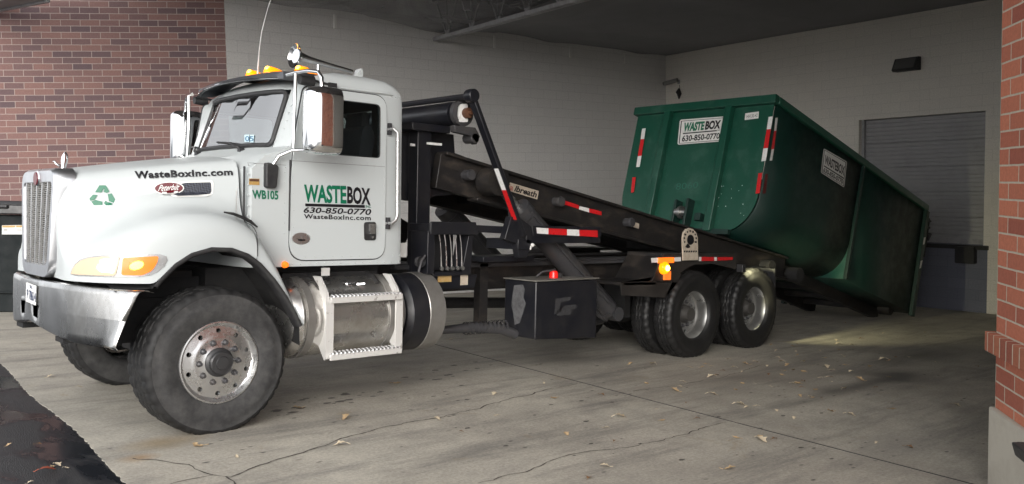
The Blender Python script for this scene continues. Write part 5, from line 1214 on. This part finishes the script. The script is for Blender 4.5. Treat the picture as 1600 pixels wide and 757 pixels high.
text_quad('WASTEBOX', [(1288.2, 256), (1318.8, 275.3), (1320.3, 260.5), (1289.8, 242)], f3, .035, mb=mm); patch([(1287.5, 258.5), (1318.5, 278), (1318.3, 280), (1287.3, 260.3)], f3, mb=mm)
text_quad('630-850-0770', [(1286, 269), (1316.5, 288.5), (1317.8, 280.5), (1287.3, 261.8)], f3, .03, mb=mm); mm.build('sign_lettering', dk, s2, smooth=0)
m = MB(); rr = random.Random(4)
for i in range(13):
    u, v = rr.uniform(1120, 1165), rr.uniform(285, 345)
    patch(ell(u, v, rr.uniform(.3, .8), rr.uniform(.35, 1.0), 7), fF(.02), mb=m)
m.build('paint_chips', signw, CT_, smooth=0)
mm = text_quad('8060', [(1056, 297), (1090, 293.5), (1091, 284.5), (1057, 287)], fF(.021), -.015); mm.build('chalk_number', simple('faded_chalk', (.035, .14, .105), .8), CT_, smooth=0)

# ================================================================== bins and leaves
t = thing('waste_bin', SG(-30, 470)+Vector((0, 0, 0)), 'black lidded waste bin with white label against the brick wall', 'bin')
b = Vector(BASES[t.name]); bw_ = math.radians(-35.1+0)
cx, cy = hit(18, 488, (0, 0, 0), (0, 0, 1)).xy
ex = Vector((math.cos(bw_), math.sin(bw_), 0)); ey = Vector((-math.sin(bw_), math.cos(bw_), 0)); o0 = Vector((cx, cy, 0))-ey*.05
O = Vector((cx, cy, 0)); BASES[t.name] = O.copy(); t.location = to_w(O)
K = lambda a, b_, z: O+ex*a+ey*b_+Vector((0, 0, z))
m = MB(); 
def frus(m, a0, a1, b0, b1, z0, z1, tp=.03):
    vs = [K(a0+tp, b0+tp, z0), K(a1-tp, b0+tp, z0), K(a1-tp, b1-tp, z0), K(a0+tp, b1-tp, z0), K(a0, b0, z1), K(a1, b0, z1), K(a1, b1, z1), K(a0, b1, z1)]
    m.add(vs, [(3, 2, 1, 0), (4, 5, 6, 7), (0, 1, 5, 4), (1, 2, 6, 5), (2, 3, 7, 6), (3, 0, 4, 7)])
frus(m, -1.0, .25, -.05, .85, .0, 1.47); frus(m, -1.02, .27, -.07, .87, .28, .32, 0); m.build('body', binplast, t, bevel=.02)
m = MB(); frus(m, -1.06, .31, -.12, .9, 1.49, 1.63, -.02); frus(m, -1.0, .24, -.06, .84, 1.63, 1.69, -.05); m.tube([K(-.9, -.14, 1.60), K(.0, -.14, 1.60)], .03, 10); m.build('lid', simple('bin_lid', (.02, .02, .022), .45), t, bevel=.015)
m = MB(); nB = ey; fB = lambda u, v: hit(u, v, K(0, -.057, 0), nB)
patch([(3, 352.5), (38, 352), (38, 366.5), (3, 366.5)], fB, mb=m); lb = m.build('label', signw, t, smooth=0)
m = MB(); fB2 = lambda u, v: hit(u, v, K(0, -.060, 0), nB); patch([(3.5, 352.8), (24, 352.6), (24, 355.8), (3.5, 356)], fB2, mb=m); patch([(25, 352.6), (37.5, 352.4), (37.5, 355.6), (25, 355.8)], fB2, mb=m); m.build('label_band', yellowm, lb, smooth=0)
m = MB()
for v in (358, 360.5): patch([(6, v), (12, v), (12, v+1.2), (6, v+1.2)], fB2, mb=m); patch([(26, v), (34, v), (34, v+.9), (26, v+.9)], fB2, mb=m)
m.build('label_print', MATS['grey_print'], lb, smooth=0)

# blue bin by the pillar, cut by the frame
rd_ = Vector((math.cos(R_(36.6)), math.sin(R_(36.6)), 0)); rn_ = Vector((-rd_.y, rd_.x, 0))
d = RS @ ray(1579, 690); wv = PP+rn_*.62; tt = ((wv-CWORLD).dot(rn_))/d.dot(rn_); e0 = CWORLD+d*tt
zg = yard_z(e0.x)
t = thing('trash_bin', (e0.x, e0.y, zg), 'dark blue plastic bin with black lid by the concrete base of the red brick wall', 'bin', world=True, rotz=R_(36.6))
H = e0.z-zg
def frus2(m, x0, x1, y0, y1, z0, z1, tp):
    vs = [(x0+tp, y0+tp, z0), (x1-tp, y0+tp, z0), (x1-tp, y1-tp, z0), (x0+tp, y1-tp, z0), (x0, y0, z1), (x1, y0, z1), (x1, y1, z1), (x0, y1, z1)]
    m.add(vs, [(3, 2, 1, 0), (4, 5, 6, 7), (0, 1, 5, 4), (1, 2, 6, 5), (2, 3, 7, 6), (3, 0, 4, 7)])
m = MB(); frus2(m, -.62, -.03, -.54, -.03, .04, H-.06, .06); m.build('body', blueplast, t, bevel=.03)
m = MB(); frus2(m, -.68, .0, -.58, .0, H-.055, H-.0, .012); m.tube([(.0, -.54, H-.03), (.0, -.02, H-.03)], .028, 10); m.tube([(-.66, -.5, H), (-.4, -.3, H+.012), (-.05, -.06, H)], .02, 8); m.build('lid', trim, t, bevel=.012)

# fallen leaves: three shapes, copied
def leaf_mesh(k, mat, s):
    r = random.Random(k); n = 9; m = MB(); L = s; out = []
    prof = [(-.5, 0), (-.38, .10), (-.22, .30), (-.10, .20), (.05, .42), (.2, .22), (.34, .2), (.5, 0)]
    prof = [(a, b_*r.uniform(.7, 1.2)) for a, b_ in prof]
    z = lambda a, b_: .06+.10*b_*b_*8*.3+.12*math.sin(a*3+k)+.1*abs(b_)*math.cos(a*5+k*2)
    mid = [(a*L, 0, z(a, 0)*L) for a, b_ in prof]; up = [(a*L, b_*L, (z(a, b_)+.18*b_)*L) for a, b_ in prof]; dn = [(a*L, -b_*L*.9, (z(a, -b_)+.26*b_)*L) for a, b_ in prof]
    m.grid([up, mid, dn]); m.tube([(-.5*L, 0, z(-.5, 0)*L), (-.8*L, .04*L, .04*L)], .02*L, 4)
    zm = min(v.z for v in m.v)
    for v in m.v: v.z += .0035-zm
    return m
protos = []
for i in range(6):
    o = leaf_mesh(i, None, (.105, .085, .07, .12, .06, .095)[i]).build('fallen_leaf', [leafms[0], leafms[1], leafms[2], leafms[1], leafms[1], leafms[0]][i], smooth=70); protos.append(o)
px = [(540, 655), (682, 656), (720, 675), (772, 617), (775, 650), (865, 623), (885, 680), (948, 670), (940, 618), (970, 653), (1025, 640), (1035, 658), (1055, 612), (1062, 605), (1072, 630), (1115, 618), (1140, 690), (1150, 685), (1188, 686), (1213, 643), (1210, 687), (1240, 655), (1265, 620), (1270, 622), (1298, 645), (1370, 693), (1420, 700), (1190, 690), (1180, 635), (1395, 640), (1140, 735), (945, 730), (920, 748), (1158, 634), (1205, 605), (1226, 580), (1230, 572), (1215, 560), (1200, 586), (1255, 566), (1270, 572), (1150, 610), (1165, 570), (1180, 567), (1130, 580), (1145, 575), (1240, 600), (1290, 560), (1310, 548), (1330, 540), (1345, 530), (1380, 522), (1405, 530), (1445, 520), (1205, 540), (1213, 549), (1245, 538), (1110, 590), (1080, 575), (1010, 600), (985, 570), (1280, 520), (1320, 505), (1495, 635), (1340, 612), (1390, 590), (1360, 575), (1420, 560), (1090, 655), (1020, 570), (850, 600), (620, 600), (465, 640), (705, 532), (960, 690), (1330, 650), (1180, 600), (1160, 600), (1250, 620), (1300, 580)]
rl2 = random.Random(11)
for i in range(44): px.append((rl2.gauss(1230, 90), rl2.gauss(575, 32)))
def leaf_at(i, u, v, mat=None):
    p = SG(u, v); o = protos[i % 6] if i < 6 else protos[i % 6].copy()
    if i >= 6: COL.objects.link(o)
    o.location = to_w(p); o.rotation_euler = (0, SL, 0)
    o.rotation_euler = (Matrix.Rotation(SL, 3, 'Y') @ Matrix.Rotation(rl2.uniform(0, 6.28), 3, 'Z')).to_euler()
    s = rl2.uniform(.5, 1.0); o.scale = (s, s*rl2.uniform(.7, 1.1), s)
    tag(o, 'dry fallen leaf on the concrete rearward of the truck front wheels', 'leaf', 'fallen leaves on the concrete'); return o
for i, (u, v) in enumerate(px): leaf_at(i, u, v)
lb_ = 'dry fallen leaf on the concrete close beside the big front wheel'
for i, (u, v) in enumerate(((370, 715), (310, 698), (305, 697), (80, 590), (190, 540), (530, 697), (125, 605))):
    o = leaf_at(100+i, u, v); tag(o, lb_, 'leaf', 'leaves beside the front wheel')
rl3 = leaf_mesh(9, None, .1).build('fallen_leaf', leaf_red, smooth=70); rl3.location = to_w(SG(75, 738)+Vector((0, 0, .003))); tag(rl3, 'small red fallen leaf on the wet asphalt', 'leaf')
for i, (u, v) in enumerate(((60, 695), (90, 728), (104, 732), (82, 730), (14, 697), (48, 755))):
    o = leaf_at(200+i, u, v); o.scale *= .7; tag(o, 'pale fallen leaf on the wet asphalt', 'leaf', 'pale leaves on the wet asphalt')
